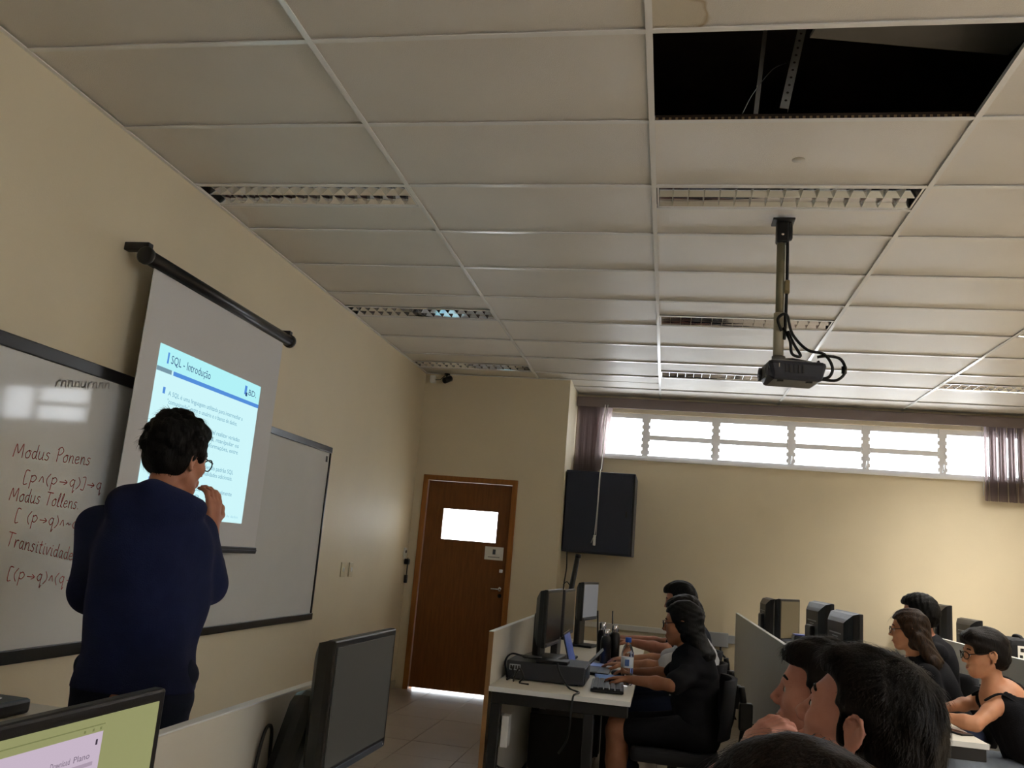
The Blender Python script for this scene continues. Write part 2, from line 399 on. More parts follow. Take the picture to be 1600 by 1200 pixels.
# ------------------------------------------------------------------ window strip
win = sempty('window_1')
yw0, yw1 = YW + .03, YW + .075
MB().box(WX0, WX1, yw0, yw1, WZ0, WZ0 + .04).build('window_frame', M_ALU, win)
MB().box(WX0, WX1, yw0, yw1, WZ1 - .055, WZ1).build('window_frame', M_ALU, win)
MB().box(WX0 - .03, WX1 + .03, YW - .035, YW + .03, WZ0 - .022, WZ0).build('window_sill', M_ALU, win)
MX = [WX0 + .01, 2.32, 3.07, 3.855, 4.605, 5.355, WX1 - .01]
ZM = 2.77
clip = MB().bev(-.014, .014, -.02, .012, -.022, .022, .008).mesh('louvre_clip'); clip.materials.append(M_ALU)
for k, x in enumerate(MX):
    MB().box(x - .032, x + .032, yw0 - .01, yw1, WZ0, WZ1).build('mullion', M_ALU, win)
    if 0 < k < 6:
        for s in (-1, 1):
            for q in range(6):
                o = link('louvre_clip', clip, None, win); o.location = (x + s * .034, yw0 + .01, WZ0 + .075 + q * .07)
for k in range(6):
    xa, xb = MX[k] + .032, MX[k + 1] - .032
    if 0 < k < 5:
        MB().box(xa, xb, yw0, yw1, ZM - .026, ZM + .026).build('transom', M_ALU, win)
        zs = [(WZ0 + .04, ZM - .026), (ZM + .026, WZ1 - .055)]
    else: zs = [(WZ0 + .04, WZ1 - .055)]
    for (a, b_) in zs: MB().box(xa, xb, yw0 + .02, yw0 + .024, a, b_).build('pane', M_GLASS, win)
for x in (3.80, 4.55, 5.30):
    MB().tube(smooth_curve([(x + .05, yw0 - .015, 2.57), (x + .055, yw0 - .035, 2.60), (x + .06, yw0 - .03, 2.66)], 4), .006, 6).build('window_lever', M_CHROME, win)

rw = sempty('window_2')
for (a, b_, c, d) in [(RY0, RY1, RZ0, RZ0 + .05), (RY0, RY1, RZ1 - .05, RZ1), (RY0, RY1, 2.08, 2.12)]:
    MB().box(XR + .04, XR + .09, a, b_, c, d).build('window_frame', M_ALU, rw)
for k in range(6):
    y = RY0 + (RY1 - RY0) * k / 5
    MB().box(XR + .04, XR + .09, y - .025, y + .025, RZ0, RZ1).build('mullion', M_ALU, rw)
MB().box(XR + .062, XR + .066, RY0, RY1, RZ0, RZ1).build('pane', M_GLASS, rw)

# valance and vertical blinds
va = thing('blind_valance', 'long mauve-grey valance box above the window strip', 'valance')
MB().box(XJ + .005, 6.45, 9.27, 9.285, 3.055, 3.15).build('fascia', M_VAL, va)
MB().box(XJ + .005, 6.45, 9.285, 9.395, 3.15, 3.165).build('top_board', M_VAL, va)
MB().box(XJ + .005, 6.40, 9.32, 9.345, 3.10, 3.13).build('track', M_WHITEP, va)
def slat_mesh(w, z0, z1, curve=.006):
    v = []; f = []; nn = 5
    for z in (z0, z0 + .05, z1):
        for k in range(nn):
            t = k / (nn - 1) - .5; v.append((t * w, curve * (1 - 4 * t * t), z))
    for r_ in range(2):
        for k in range(nn - 1): f.append((r_ * nn + k, r_ * nn + k + 1, (r_ + 1) * nn + k + 1, (r_ + 1) * nn + k))
    return MB().add(v, f, True)
def slats(t, xs, z0, angs):
    me = slat_mesh(.089, z0, 3.10).mesh('slat'); me.materials.append(M_BLIND)
    for x, a in zip(xs, angs):
        o = link('slat', me, None, t); o.location = (x, 9.33, 0); o.rotation_euler.z = a
bl = thing('vertical_blind', 'bunched vertical blind at the left end of the window above the rack', 'blind')
slats(bl, [XJ + .05 + .021 * k for k in range(10)], 2.31, [.75 + .08 * math.sin(2.1 * k) for k in range(10)])
for k, (xt, xb, a) in enumerate([(1.80, 1.775, .5), (1.85, 1.80, .9), (1.91, 1.835, .3)]):   # loose slats pulled sideways
    m_ = slat_mesh(.089, 2.36, 3.10)
    m_.v = [(p[0] + xt + (xb - xt) * min(1, (3.10 - p[2]) / .42), p[1], p[2]) for p in [tuple(rotz(a) @ Vector(q)) for q in m_.v]]
    m_.v = [(p[0], p[1] + 9.33, p[2]) for p in m_.v]
    m_.build('slat', M_BLIND, bl)
br = thing('vertical_blind', 'bunched vertical blind at the right end of the window', 'blind')
slats(br, [5.735 + .024 * k for k in range(15)] + [6.15, 6.175, 6.20, 6.225, 6.25], 2.31, [.95 + .22 * math.sin(1.7 * k) for k in range(20)])
MB().tube([(5.70, 9.31, 3.1), (5.70, 9.31, 2.36)], .004, 6).build('wand', M_WHITEP, br)
MB().tube(smooth_curve([(1.87, 9.25, 3.08), (1.875, 9.2, 2.7), (1.90, 8.9, 2.36), (1.90, 8.725, 2.275), (1.895, 8.722, 1.9), (1.885, 8.722, 1.66)], 6), .0045, 6).build('pull_cord', M_WHITEP, bl)
MB().tube([(1.90, 9.25, 3.08), (1.905, 8.73, 2.27), (1.90, 8.728, 1.64)], .003, 5).build('pull_cord', M_WHITEP, bl)
MB().bev(1.873, 1.899, 8.716, 8.734, 1.545, 1.65, .005).build('cord_weight', M_WHITEP, bl)
MB().tube([(1.885, 8.722, 1.66), (1.855, 8.722, 1.57)], .003, 5).build('cord_end', M_WHITEP, bl)

# ------------------------------------------------------------------ door
dr = sempty('door_1')
for (a, b_) in ((.093, DX0 + .012), (DX1 - .012, 1.087)): MB().bev(a, b_, YD - .018, YD + .15, 0, 2.128, .004).build('door_jamb', M_JAMB, dr)
MB().bev(.093, 1.087, YD - .0185, YD + .15, DZ - .012, 2.130, .004).build('door_head', M_JAMB, dr)
lx0, lx1, ly0, ly1, lz0, lz1 = .150, 1.030, YD + .022, YD + .058, .022, 2.075
px0, px1, pz0, pz1 = .325, .905, 1.485, 1.80
MB().box(lx0, px0, ly0, ly1, lz0, lz1).box(px1, lx1, ly0, ly1, lz0, lz1).box(px0, px1, ly0, ly1, lz0, pz0).box(px0, px1, ly0, ly1, pz1, lz1).build('door_leaf', M_DOOR, dr)
MB().box(px0, px1, ly0 + .014, ly0 + .019, pz0, pz1).build('pane', M_GLASS, dr)
for (a, b_, c, d) in ((px0 - .012, px1 + .012, pz0 - .012, pz0 + .004), (px0 - .012, px1 + .012, pz1 - .004, pz1 + .012), (px0 - .012, px0 + .004, pz0, pz1), (px1 - .004, px1 + .012, pz0, pz1)):
    MB().box(a, b_, ly0 - .006, ly0, c, d).build('glazing_bead', M_DOOR, dr)
hd = MB(); hd.lathe([(.024, 0), (.024, .006)], (.985, ly0 - .006, 1.04), 16, 'y'); hd.tube(smooth_curve([(.985, ly0, 1.04), (.985, ly0 - .045, 1.04), (.96, ly0 - .05, 1.04), (.90, ly0 - .048, 1.04)], 4), .008, 8)
hd.build('door_handle', M_CHROME, dr)
MB().lathe([(.02, 0), (.02, .005)], (.987, ly0 - .005, .975), 16, 'y').build('keyhole_plate', M_BLACKM, dr)
MB().bev(.965, 1.0, ly0 - .01, ly0, 1.20, 1.235, .003).build('latch', M_CHROME, dr)
nt_ = thing('paper_notice', 'white paper notice with a small dark emblem taped to the door', 'notice', (0.895, ly0 - .0015, 1.375))
MB().box(-.095, .095, -.001, .001, -.055, .075).build('sheet', M_PAPER, nt_)
MB().bev(-.015, .015, -.0025, -.001, .0, .05, .0006).build('emblem', mat('print_grey', (90, 90, 96), .8), nt_)
MB().bev(-.06, .06, -.0016, -.001, -.03, -.024, .0002).build('printed_line', mat('print_grey', (90, 90, 96), .8), nt_)
# ================================================================== LEFT WALL: boards, screen, slide
def whiteboard(name, label, ya, yb, ftop, fw):
    t = thing(name, label, 'whiteboard', (0, (ya + yb) / 2, .797))
    h = (yb - ya) / 2; H = 2.085 - .797
    MB().box(.002, .016, -h + .01, h - .01, .01, H - .01).build('board', M_BOARD, t)
    MB().bev(0, .03, -h, h, H - fw, H, .003).build('frame_top', ftop, t)
    MB().bev(0, .034, -h, h, 0, fw, .003).build('frame_bottom', M_FRAME, t)
    for s in (-1, 1): MB().bev(0, .026, s * (h - .009) - .009, s * (h - .009) + .009, fw, H - fw, .003).build('frame_side', M_FRAME, t)
    return t
wbl = whiteboard('whiteboard', 'left whiteboard with red handwritten logic formulas and window reflection', 1.45, 3.86, M_FRAME, .055)
wbr = whiteboard('whiteboard', 'clean right whiteboard behind the projection screen', 3.865, 6.235, M_FRAME2, .045)  # grey-blue top frame: reflected light put into its colour
MB().bev(.016, .020, 1.105, 1.135, 1.17, 1.215, .001).build('maker_plate', M_FRAME, wbr)

# stroke alphabet: polylines in a cell, x right, y up, x-height 1, baseline 0
G = {
 'M': (1.5, [[(0, 0), (.15, 1.6), (.65, .5), (1.1, 1.7), (1.3, 0)]]),
 'P': (1.0, [[(.2, 0), (.15, 1.8)], [(.0, 1.6), (.5, 1.95), (.95, 1.5), (.6, .95), (.2, .9)]]),
 'T': (1.1, [[(0, 1.8), (1.1, 1.75)], [(.5, 1.8), (.45, 0)]]),
 'o': (.8, [[(.4, 1), (.05, .6), (.2, .05), (.6, .1), (.7, .6), (.4, 1), (.75, .9)]]),
 'd': (.85, [[(.6, .9), (.2, .9), (.05, .4), (.3, 0), (.6, .3), (.68, 1.8), (.66, .3), (.85, 0)]]),
 'u': (.85, [[(.0, 1), (.05, .2), (.35, 0), (.65, .4), (.65, 1), (.68, .1), (.85, 0)]]),
 's': (.7, [[(.6, .9), (.3, 1), (.15, .7), (.55, .4), (.4, 0), (.0, .1)]]),
 'n': (.85, [[(.05, 1), (.1, 0), (.15, .7), (.45, 1), (.65, .7), (.68, .1), (.85, 0)]]),
 'e': (.8, [[(.1, .5), (.6, .6), (.5, .95), (.15, .85), (.05, .3), (.35, 0), (.75, .2)]]),
 'l': (.5, [[(.1, .1), (.35, 1.5), (.25, 1.9), (.12, 1.2), (.2, .1), (.5, 0)]]),
 'r': (.65, [[(.05, 1), (.12, 0), (.18, .7), (.4, 1), (.6, .95)]]),
 'a': (.8, [[(.6, .9), (.25, 1), (.05, .4), (.3, 0), (.58, .4), (.6, .95), (.62, .1), (.8, 0)]]),
 'i': (.4, [[(.15, 1), (.18, .1), (.4, 0)], [(.17, 1.35), (.19, 1.4)]]),
 't': (.55, [[(.25, 1.6), (.22, .15), (.5, 0)], [(.0, 1.1), (.5, 1.15)]]),
 'v': (.7, [[(.0, 1), (.3, 0), (.6, 1), (.7, .95)]]),
 'p': (.9, [[(.1, 1), (.12, -.9)], [(.1, .8), (.45, 1.05), (.75, .6), (.45, .05), (.12, .2)]]),
 'q': (.9, [[(.65, .85), (.35, 1.05), (.05, .5), (.35, 0), (.62, .4), (.66, 1), (.68, -.9), (.85, -.6)]]),
 '[': (.6, [[(.5, 1.6), (.05, 1.55), (.08, -.3), (.5, -.3)]]),
 ']': (.6, [[(.0, 1.6), (.42, 1.55), (.42, -.3), (.0, -.3)]]),
 '(': (.5, [[(.4, 1.5), (.08, .8), (.12, .2), (.4, -.35)]]),
 ')': (.5, [[(.05, 1.5), (.38, .8), (.34, .2), (.02, -.35)]]),
 '>': (1.3, [[(.1, .5), (1.1, .5)], [(.75, .85), (1.12, .5), (.72, .15)]]),
 '^': (.8, [[(.1, .2), (.38, 1), (.68, .15)]]),
 '~': (.9, [[(.1, .4), (.3, .65), (.5, .4), (.75, .6)]]),
 '.': (.4, [[(.15, .02), (.18, .06)]]), ' ': (.7, []), '-': (.7, [[(0, .5), (.6, .5)]]),
}
def handwriting(text, a, b, xh, label, m=M_INK, wd=.0036):
    """write along the board from photo pixel a to pixel b; xh = x-height in metres"""
    A, B = PX(*a, .017), PX(*b, .017)
    tot = sum(G[c][0] + .18 for c in text); sx = (B[1] - A[1]) / tot; mb = MB(); x = 0
    def done():
        if not mb.v: return
        mb.v = [(p[0], p[1] - wbl.location.y, p[2] - .797) for p in mb.v]
        o = mb.build('handwriting', m, wbl); o['label'] = label
    for c in text:
        if c == ' ': done(); mb = MB()
        w, strokes = G[c]
        for st_ in strokes:
            pts = smooth_curve([(p[0], p[1], 0) for p in st_], 4) if len(st_) > 2 else [Vector((p[0], p[1], 0)) for p in st_]
            q = []
            for p in pts:
                fx = (x + p.x) / tot
                q.append(Vector((0, A[1] + (x + p.x) * sx + .12 * xh * p.y, A[2] + (B[2] - A[2]) * fx + p.y * xh)))
            for k in range(len(q) - 1):
                d = (q[k + 1] - q[k]); nrm = Vector((0, -d.z, d.y))
                if nrm.length < 1e-7: continue
                nrm = nrm.normalized() * wd / 2; e = d.normalized() * wd * .4
                p0, p1 = q[k] - e, q[k + 1] + e
                mb.add([(.0172, *(p0 - nrm)[1:]), (.0172, *(p1 - nrm)[1:]), (.0172, *(p1 + nrm)[1:]), (.0172, *(p0 + nrm)[1:])], [(0, 1, 2, 3)])
        x += w + .18
    done()
handwriting('Modus Ponens', (20, 713), (141, 727), .032, 'red handwritten words Modus Ponens')
handwriting('[p^(p>q)]>q', (36, 752), (160, 765), .028, 'red handwritten formula ending in an arrow and q')
handwriting('Modus Tollens.', (14, 781), (124, 796), .030, 'red handwritten words Modus Tollens')
handwriting('[ (p>q)^~q]>~p', (23, 812), (160, 832), .028, 'red handwritten formula with a tilde')
handwriting('Transitividade', (9, 852), (114, 876), .030, 'red handwritten word Transitividade')
handwriting('[(p>q)^(q>r)]>(p>r)', (11, 903), (190, 920), .027, 'red handwritten formula, lowest on the board')
handwriting('rnnnurnnn', (86, 603), (172, 607), .026, 'faint half-erased grey scribble', M_INKG, .005)

# pull-down projection screen
SX = .12
ps = thing('projection_screen', 'pull-down projection screen hanging before the whiteboards', 'projection screen', (SX, 4.27, 0))
MB().lathe([(.028, -.80), (.036, -.795), (.036, .785), (.028, .79)], (0, 0, 2.635), 20, 'y').build('case', mat('screen_case', (24, 23, 26), .3), ps)
for s in (-1, 1):
    MB().lathe([(.034, 0), (.043, .006), (.043, .026), (.03, .034)], (0, s * .80 - .017, 2.635), 20, 'y').build('end_cap', M_BLACK, ps)
    MB().bev(-SX + .001, .01, s * .79 - .02, s * .79 + .02, 2.66, 2.70, .004).build('bracket', M_BLACKM, ps)
MB().box(-.0015, .0015, -.725, .71, 1.30, 2.62).build('fabric', M_SCREEN, ps)
MB().bev(-.011, .011, -.735, .72, 1.268, 1.306, .006).build('bottom_bar', M_BLACK, ps)
MB().bev(.011, .013, -.735, .72, 1.284, 1.290, .0008).build('bar_groove', M_FRAME2, ps)

# projected slide: light thrown on the fabric by the projector, as flat panels of colour
def emit_mat(name, col, s):
    m = mat(name, (0, 0, 0), 1.0, emit=col, estr=s, spec=0.0); return m
ES = 1.0
E_BODY = emit_mat('slide_body', (206, 246, 250), ES); E_HEAD = emit_mat('slide_header', (178, 242, 247), ES)
E_BLUE = emit_mat('slide_blue', (84, 142, 218), ES); E_GREY = emit_mat('slide_grey', (120, 150, 165), ES)
E_TXT = emit_mat('slide_text', (110, 165, 190), ES); E_DARK = emit_mat('slide_title', (54, 84, 130), ES); E_LT = emit_mat('slide_light', (160, 215, 230), ES)
sl = thing('projected_slide', 'projected blue and white slide titled SQL - Introdução', 'slide', (SX + .002, 0, 0))
def sbox(y0, y1, z0, z1, m, name, lay=0):
    return MB().box(.0004 * lay, .0004 * lay + .0003, y0, y1, z0, z1).build(name, m, sl)
SY0, SY1, SZ0, SZ1 = 3.692, 4.768, 1.440, 2.268
sbox(SY0, SY1, SZ0, SZ1, E_BODY, 'slide_background')
sbox(SY0, SY1, 2.156, SZ1, E_HEAD, 'slide_header', 1)
sbox(SY0, 3.822, 2.134, 2.156, E_GREY, 'grey_bar', 2)
sbox(3.838, SY1, 2.134, 2.156, E_BLUE, 'blue_bar', 2)
sbox(3.768, 3.782, 2.182, 2.238, E_BLUE, 'title_mark', 2)
def text(s, y, z, size, m, parent, x, name, width=None, ax='wall', align='LEFT'):
    cu = bpy.data.curves.new(name, 'FONT'); cu.body = s; cu.size = size; cu.align_x = align; cu.resolution_u = 2
    o = bpy.data.objects.new(name, cu); COL.objects.link(o)
    dg = bpy.context.evaluated_depsgraph_get(); me = bpy.data.meshes.new_from_object(o.evaluated_get(dg))
    bpy.data.objects.remove(o); bpy.data.curves.remove(cu)
    me.materials.clear(); me.materials.append(m)
    co_ = np.empty(len(me.vertices) * 3); me.vertices.foreach_get('co', co_); co_ = co_.reshape(-1, 3)
    if width and len(co_): co_[:, 0] *= width / max(1e-6, co_[:, 0].max())
    if ax == 'wall': out = np.stack([np.full(len(co_), x), y + co_[:, 0], z + co_[:, 1]], 1)
    else: out = co_
    me.vertices.foreach_set('co', out.ravel()); me.update()
    return link(name, me, None, parent)
text('SQL - Introdução', 3.80, 2.188, .062, E_DARK, sl, .0010, 'title_text', .385)
sbox(4.575, 4.602, 2.186, 2.238, E_BLUE, 'logo_block', 2); sbox(4.590, 4.612, 2.178, 2.20, E_DARK, 'logo_foot', 3)
text('BD.', 4.622, 2.190, .05, E_DARK, sl, .0010, 'logo_text', .10)
lines = [(2.030, 3.822, 4.60, 'A SQL é uma linguagem utilizada para intermediar a'), (1.990, 3.822, 4.545, '"comunicação" entre o usuário e o banco de dados.'),
         (1.905, 4.19, 4.60, 'possível realizar variadas'), (1.868, 4.19, 4.60, 'dados, manipular os'), (1.831, 4.19, 4.60, 'as informações, entre'),
         (1.712, 4.17, 4.58, 'variações do padrão SQL'), (1.676, 4.17, 4.58, 'funcionalidades adicionais.'), (1.588, 4.13, 4.60, 'básicos da SQL geralmente'), (1.552, 4.13, 4.25, 'são')]
for z, ya, yb, s in lines: text(s, ya, z, .034, E_TXT, sl, .0010, 'slide_text_line', yb - ya)
for z in (2.036, 1.908, 1.715, 1.592): sbox(3.772, 3.792, z - .004, z + .028, E_BLUE, 'bullet', 2)
text('banco de dados', 4.47, 1.468, .02, E_LT, sl, .0010, 'footer_text', .24)

# switches, sockets, camera
def plate(name, label, y0, y1, z0, z1):
    t = thing(name, label, 'wall switch', (0, (y0 + y1) / 2, (z0 + z1) / 2), 0, 'switch plates beside the right whiteboard')
    w, h = (y1 - y0) / 2, (z1 - z0) / 2
    MB().bev(0, .009, -w, w, -h, h, .003).build('plate', mat('cream_plastic', (214, 203, 172), .4), t)
    MB().bev(.008, .013, -w * .35, w * .35, -h * .3, h * .3, .002).build('rocker', M_WHITEP, t)
plate('switch_plate', 'cream switch plate nearer the whiteboard edge', 6.775, 6.865, 1.098, 1.215)
plate('switch_plate', 'cream switch plate nearer the door, right of its twin', 6.955, 7.045, 1.098, 1.215)
ou = thing('wall_socket', 'white wall socket with black adapter and cable beside the door', 'socket', (0.0, 8.50, 1.27))
MB().bev(0, .012, -.045, .045, -.02, .10, .003).build('plate', M_WHITEP, ou)
MB().lathe([(.016, 0), (.016, .004)], (.012, 0, .06), 14, 'x').build('socket_face', M_BLACKM, ou)
MB().bev(.012, .055, -.03, .03, -.065, -.01, .006).build('adapter', M_BLACK, ou)
MB().tube(smooth_curve([(.04, .0, -.05), (.05, -.03, -.12), (.04, .01, -.2), (.03, .045, -.17), (.03, .05, -.05), (.03, .03, .0)], 5), .005, 6).build('cable', M_CORD, ou)
MB().bev(.01, .04, .025, .06, -.25, -.17, .006).build('plug', M_BLACK, ou)
cc = thing('security_camera', 'small black security camera under the ceiling in the corner', 'camera', (.25, 8.53, 3.19))
MB().lathe([(.03, 0), (.03, .012)], (0, 0, -.008), 16).build('base', M_BLACK, cc)
MB().tube([(0, 0, 0), (.0, -.01, -.04)], .009, 8).build('arm', M_BLACK, cc)
MB().lathe([(.026, -.05), (.032, -.045), (.032, .05), (.027, .055)], (0, 0, 0), 16, 'y').xf(Matrix.Translation((.015, -.03, -.065)) @ Matrix.Rotation(-.5, 4, 'Z') @ Matrix.Rotation(.45, 4, 'X')).build('body', M_BLACK, cc)
MB().bev(-.185, -.13, .0, .06, -.095, -.015, .006).build('junction_box', M_WHITEP, cc)
MB().tube(smooth_curve([(-.13, .03, -.06), (-.08, .03, -.055), (-.03, .01, -.02), (0, 0, -.01)], 5), .004, 6).build('cable', M_CORD, cc)

# wall rack, cable, wall trunking
rk = thing('wall_rack', 'dark navy wall-mounted network rack below the left blind', 'cabinet', (1.91, 9.0725, 1.465))
MB().bev(-.352, .352, -.3175, .3175, 0, .825, .006).build('body', M_NAVYM, rk)
MB().bev(-.345, .325, -.3275, -.3175, .015, .81, .004).build('door', M_NAVYM, rk)
MB().bev(.335, .350, -.325, -.3175, .01, .815, .002).build('side_rail', M_BLACKM, rk)
MB().bev(.27, .285, -.334, -.327, .38, .44, .002).build('latch', M_BLACKM, rk)
tag(MB().tube(smooth_curve([(1.60, 8.85, 1.47), (1.61, 8.86, 1.3), (1.59, 8.9, 1.1), (1.60, 8.95, .85), (1.6, 9.0, .6)], 6), .007, 6).build('rack_cable', M_CORD), 'black cable dropping from under the navy rack', 'cable')
tk = thing('wall_trunking', 'pale horizontal cable trunking along the window wall', 'trunking', (0, YW, .74))
MB().bev(XJ + .002, 3.06, -.03, -.001, -.03, .025, .004).build('channel', M_WHITEP, tk)
MB().bev(3.06, 3.265, -.065, -.001, -.10, .04, .005).build('junction_box', M_GREYP, tk)
MB().bev(3.265, 4.6, -.03, -.001, -.06, .02, .004).build('channel', M_GREYP, tk)
MB().tube(smooth_curve([(3.12, -.05, -.09), (3.10, -.06, -.16), (3.09, -.07, -.3), (3.10, -.06, -.42)], 5), .009, 6).build('cable', M_CORD, tk)
MB().tube(smooth_curve([(3.19, -.05, -.09), (3.20, -.06, -.16), (3.27, -.08, -.24), (3.26, -.09, -.36), (3.2, -.09, -.37), (3.15, -.08, -.3)], 5), .011, 6).build('cable', M_CORD, tk)

# ================================================================== PROJECTOR
pj = thing('ceiling_projector', 'dark projector hanging from the ceiling on a beige pole', 'projector', (3.115, 4.33, 0))
MB().bev(-.055, .055, -.05, .05, ZC - .012, ZC, .003).build('ceiling_plate', M_BLACKM, pj)
MB().bev(-.035, .03, -.028, .028, ZC - .125, ZC - .01, .01).build('bracket', M_BLACK, pj)
MB().bev(.012, .048, -.02, .02, ZC - .11, ZC - .01, .014).build('bracket_cover', M_BLACK, pj)
MB().lathe([(.007, 0), (.007, .006)], (-.004, -.034, ZC - .085), 10, 'y').build('bolt', M_CHROME, pj)
PB = 2.47
MB().lathe([(.021, 2.68), (.021, ZC - .11)], (-.008, 0, 0), 16).build('pole', mat('pole_beige', (128, 122, 98), .35, metal=.3), pj)
MB().lathe([(.026, PB), (.026, 2.70)], (-.010, 0, 0), 16).build('pole_sleeve', mat('pole_sleeve', (176, 168, 146), .45), pj)
MB().tube(smooth_curve([(.022, -.012, ZC - .11), (.024, -.012, 2.9), (.022, -.014, 2.75), (.02, -.012, 2.62), (.015, -.02, 2.56)], 5), .008, 6).build('cable', M_CORD, pj)
MB().bev(.012, .036, -.03, -.004, 2.80, 2.87, .004).build('tape', mat('masking_tape', (140, 124, 90), .7), pj)
bm_ = MB().bev(-.14, .14, -.115, .115, 0, .095, .02)
bm_.v = [(p[0] * (1 - .10 * (p[2] < .02)) , p[1] * (1 - .10 * (p[2] < .02)), p[2]) for p in bm_.v]
Rm = Matrix.Translation((.058, 0, 2.338)) @ Matrix.Rotation(.12, 4, 'Z')
bm_.xf(Rm).build('projector_body', mat('projector_plastic', (38, 42, 54), .35), pj)
MB().bev(-.143, -.136, -.06, .02, .02, .075, .002).xf(Rm).build('front_grille', M_BLACK, pj)
MB().lathe([(.034, 0), (.034, .012), (.026, .014)], (0, 0, 0), 20, 'x').xf(Rm @ Matrix.Translation((-.15, .055, .05)) ).build('lens', M_BLACK, pj)
for k in range(5): MB().box(-.06 + k * .02, -.05 + k * .02, -.117, -.113, .03, .07).xf(Rm).build('vent_slot', M_BLACKM, pj)
MB().box(-.092, -.088, -.1165, -.1155, .055, .075).xf(Rm).build('status_light', M_WHITEP, pj)
for (a, b_) in ((-.09, -.06), (.05, .08)): MB().bev(a, b_, -.08, -.06, -.008, .004, .003).xf(Rm).build('foot', M_BLACK, pj)
MB().bev(-.10, .08, -.06, .06, .095, .108, .003).xf(Rm).build('mount_plate', M_STEEL, pj)
for s in (-1, 1):
    for q in (-1, 1): MB().tube([(.0, 0, .128), (-.01 + s * .085, q * .05, .104)], .006, 6).xf(Rm).build('mount_arm', M_STEEL, pj)
MB().lathe([(.034, .104), (.034, .134)], (-.068, 0, 0), 14).xf(Rm).build('mount_collar', M_STEEL, pj)
for pts in ([(.0, -.03, 2.60), (-.02, -.04, 2.66), (.02, -.05, 2.68), (.05, -.05, 2.58), (.12, -.06, 2.50), (.2, -.06, 2.48), (.24, -.05, 2.42), (.225, -.05, 2.37), (.18, -.04, 2.36)],
            [(.01, -.02, 2.62), (.04, -.04, 2.55), (.05, -.05, 2.48), (.09, -.05, 2.47), (.06, -.04, 2.53), (.03, -.03, 2.60)],
            [(.17, -.04, 2.47), (.22, -.05, 2.475), (.28, -.05, 2.46), (.30, -.05, 2.40), (.26, -.05, 2.355), (.19, -.04, 2.36)],
            [(.18, 0, 2.46), (.20, 0, 2.42), (.20, 0, 2.38), (.19, 0, 2.37)]):
    MB().tube(smooth_curve(pts, 6), .0075, 7).build('cable', M_CORD, pj)
MB().lathe([(.013, 0), (.013, .035)], (.295, -.05, 2.39), 10).build('ferrite', M_BLACK, pj)

# ================================================================== DESKS AND PARTITIONS
def desk(label, x0, x1, y0, y1, legs_near=True):
    t = thing('computer_desk', label, 'desk', ((x0 + x1) / 2, (y0 + y1) / 2, 0))
    w, d = (x1 - x0) / 2, (y1 - y0) / 2
    MB().bev(-w, w, -d, d, .715, .74, .003).build('desk_top', M_DESK, t)
    MB().bev(-w, w, -d - .001, -d + .001, .7155, .7395, .0006).build('edge_band', M_EDGEW, t)
    n = max(1, round((y1 - y0) / 1.5))
    ys = [-d + .03 + (2 * d - .06) * k / n for k in range(n + 1)]
    for yy in ys:
        for xx in (-w + .04, w - .20): MB().bev(xx - .025, xx + .025, yy - .025, yy + .025, 0, .66, .004).build('leg', M_BLACKM, t)
        MB().bev(-w + .015, w - .01, yy - .025, yy + .025, .66, .715, .004).build('cross_rail', M_BLACKM, t)
    for xx in (-w + .04, w - .20): MB().bev(xx - .02, xx + .02, -d + .03, d - .03, .665, .712, .004).build('long_rail', M_BLACKM, t)
    return t
def partition(label, x, y0, y1, mt, edge, z0=.06, z1=1.0):
    t = thing('desk_partition', label, 'partition', (x, (y0 + y1) / 2, 0)); d = (y1 - y0) / 2
    n = max(1, round((y1 - y0) / 1.55))
    for k in range(n):
        a, b_ = -d + 2 * d * k / n, -d + 2 * d * (k + 1) / n
        MB().bev(-.011, .011, a + .001, b_ - .001, z0, z1, .002).build('panel', mt, t)
    MB().bev(-.0125, .0125, -d, d, z1, z1 + .004, .001).build('top_edge', M_EDGEW, t)
    for s in (-1, 1): MB().bev(-.012, .012, s * d - .0025, s * d + .0025, z0, z1, .001).build('end_edge', edge, t)
    for k in range(n + 1):
        a = -d + .05 + (2 * d - .1) * k / n
        MB().bev(-.02, .02, a - .03, a + .03, 0, z0 + .002, .002).build('foot', M_BLACKM, t)
    return t
X1, X2, X3, X0 = 1.742, 3.325, 4.885, 1.648
partition('cream partition of the middle row, with brown wooden end edge', X1, 4.45, 7.45, M_PANELW, M_EDGE)
partition('grey partition behind the foreground heads, ending at the window wall', X2, 3.95, 9.12, M_PANEL, M_EDGEW)
partition('grey partition farthest right, behind the two seated women', X3, 4.3, 9.36, M_PANEL, M_EDGEW)
partition('cream partition beside the standing presenter, nearest the camera', X0, -1.9, 2.47, M_PANELW, M_EDGEW)
desk('white-topped desk of the middle row carrying the water bottle', X1 + .013, 2.462, 4.43, 7.45)
desk('white-topped desk in front of the short-haired woman', X2 + .013, 4.06, 4.39, 9.1)
desk('white desk behind the farthest grey partition', X3 + .013, 5.60, 4.35, 9.3)
desk('white desk nearest the camera, under the two large monitors', X0 + .013, 2.37, -1.9, 2.50)
td = desk('pale teacher desk against the left wall, half out of view', .06, .62, 1.3, 2.86)

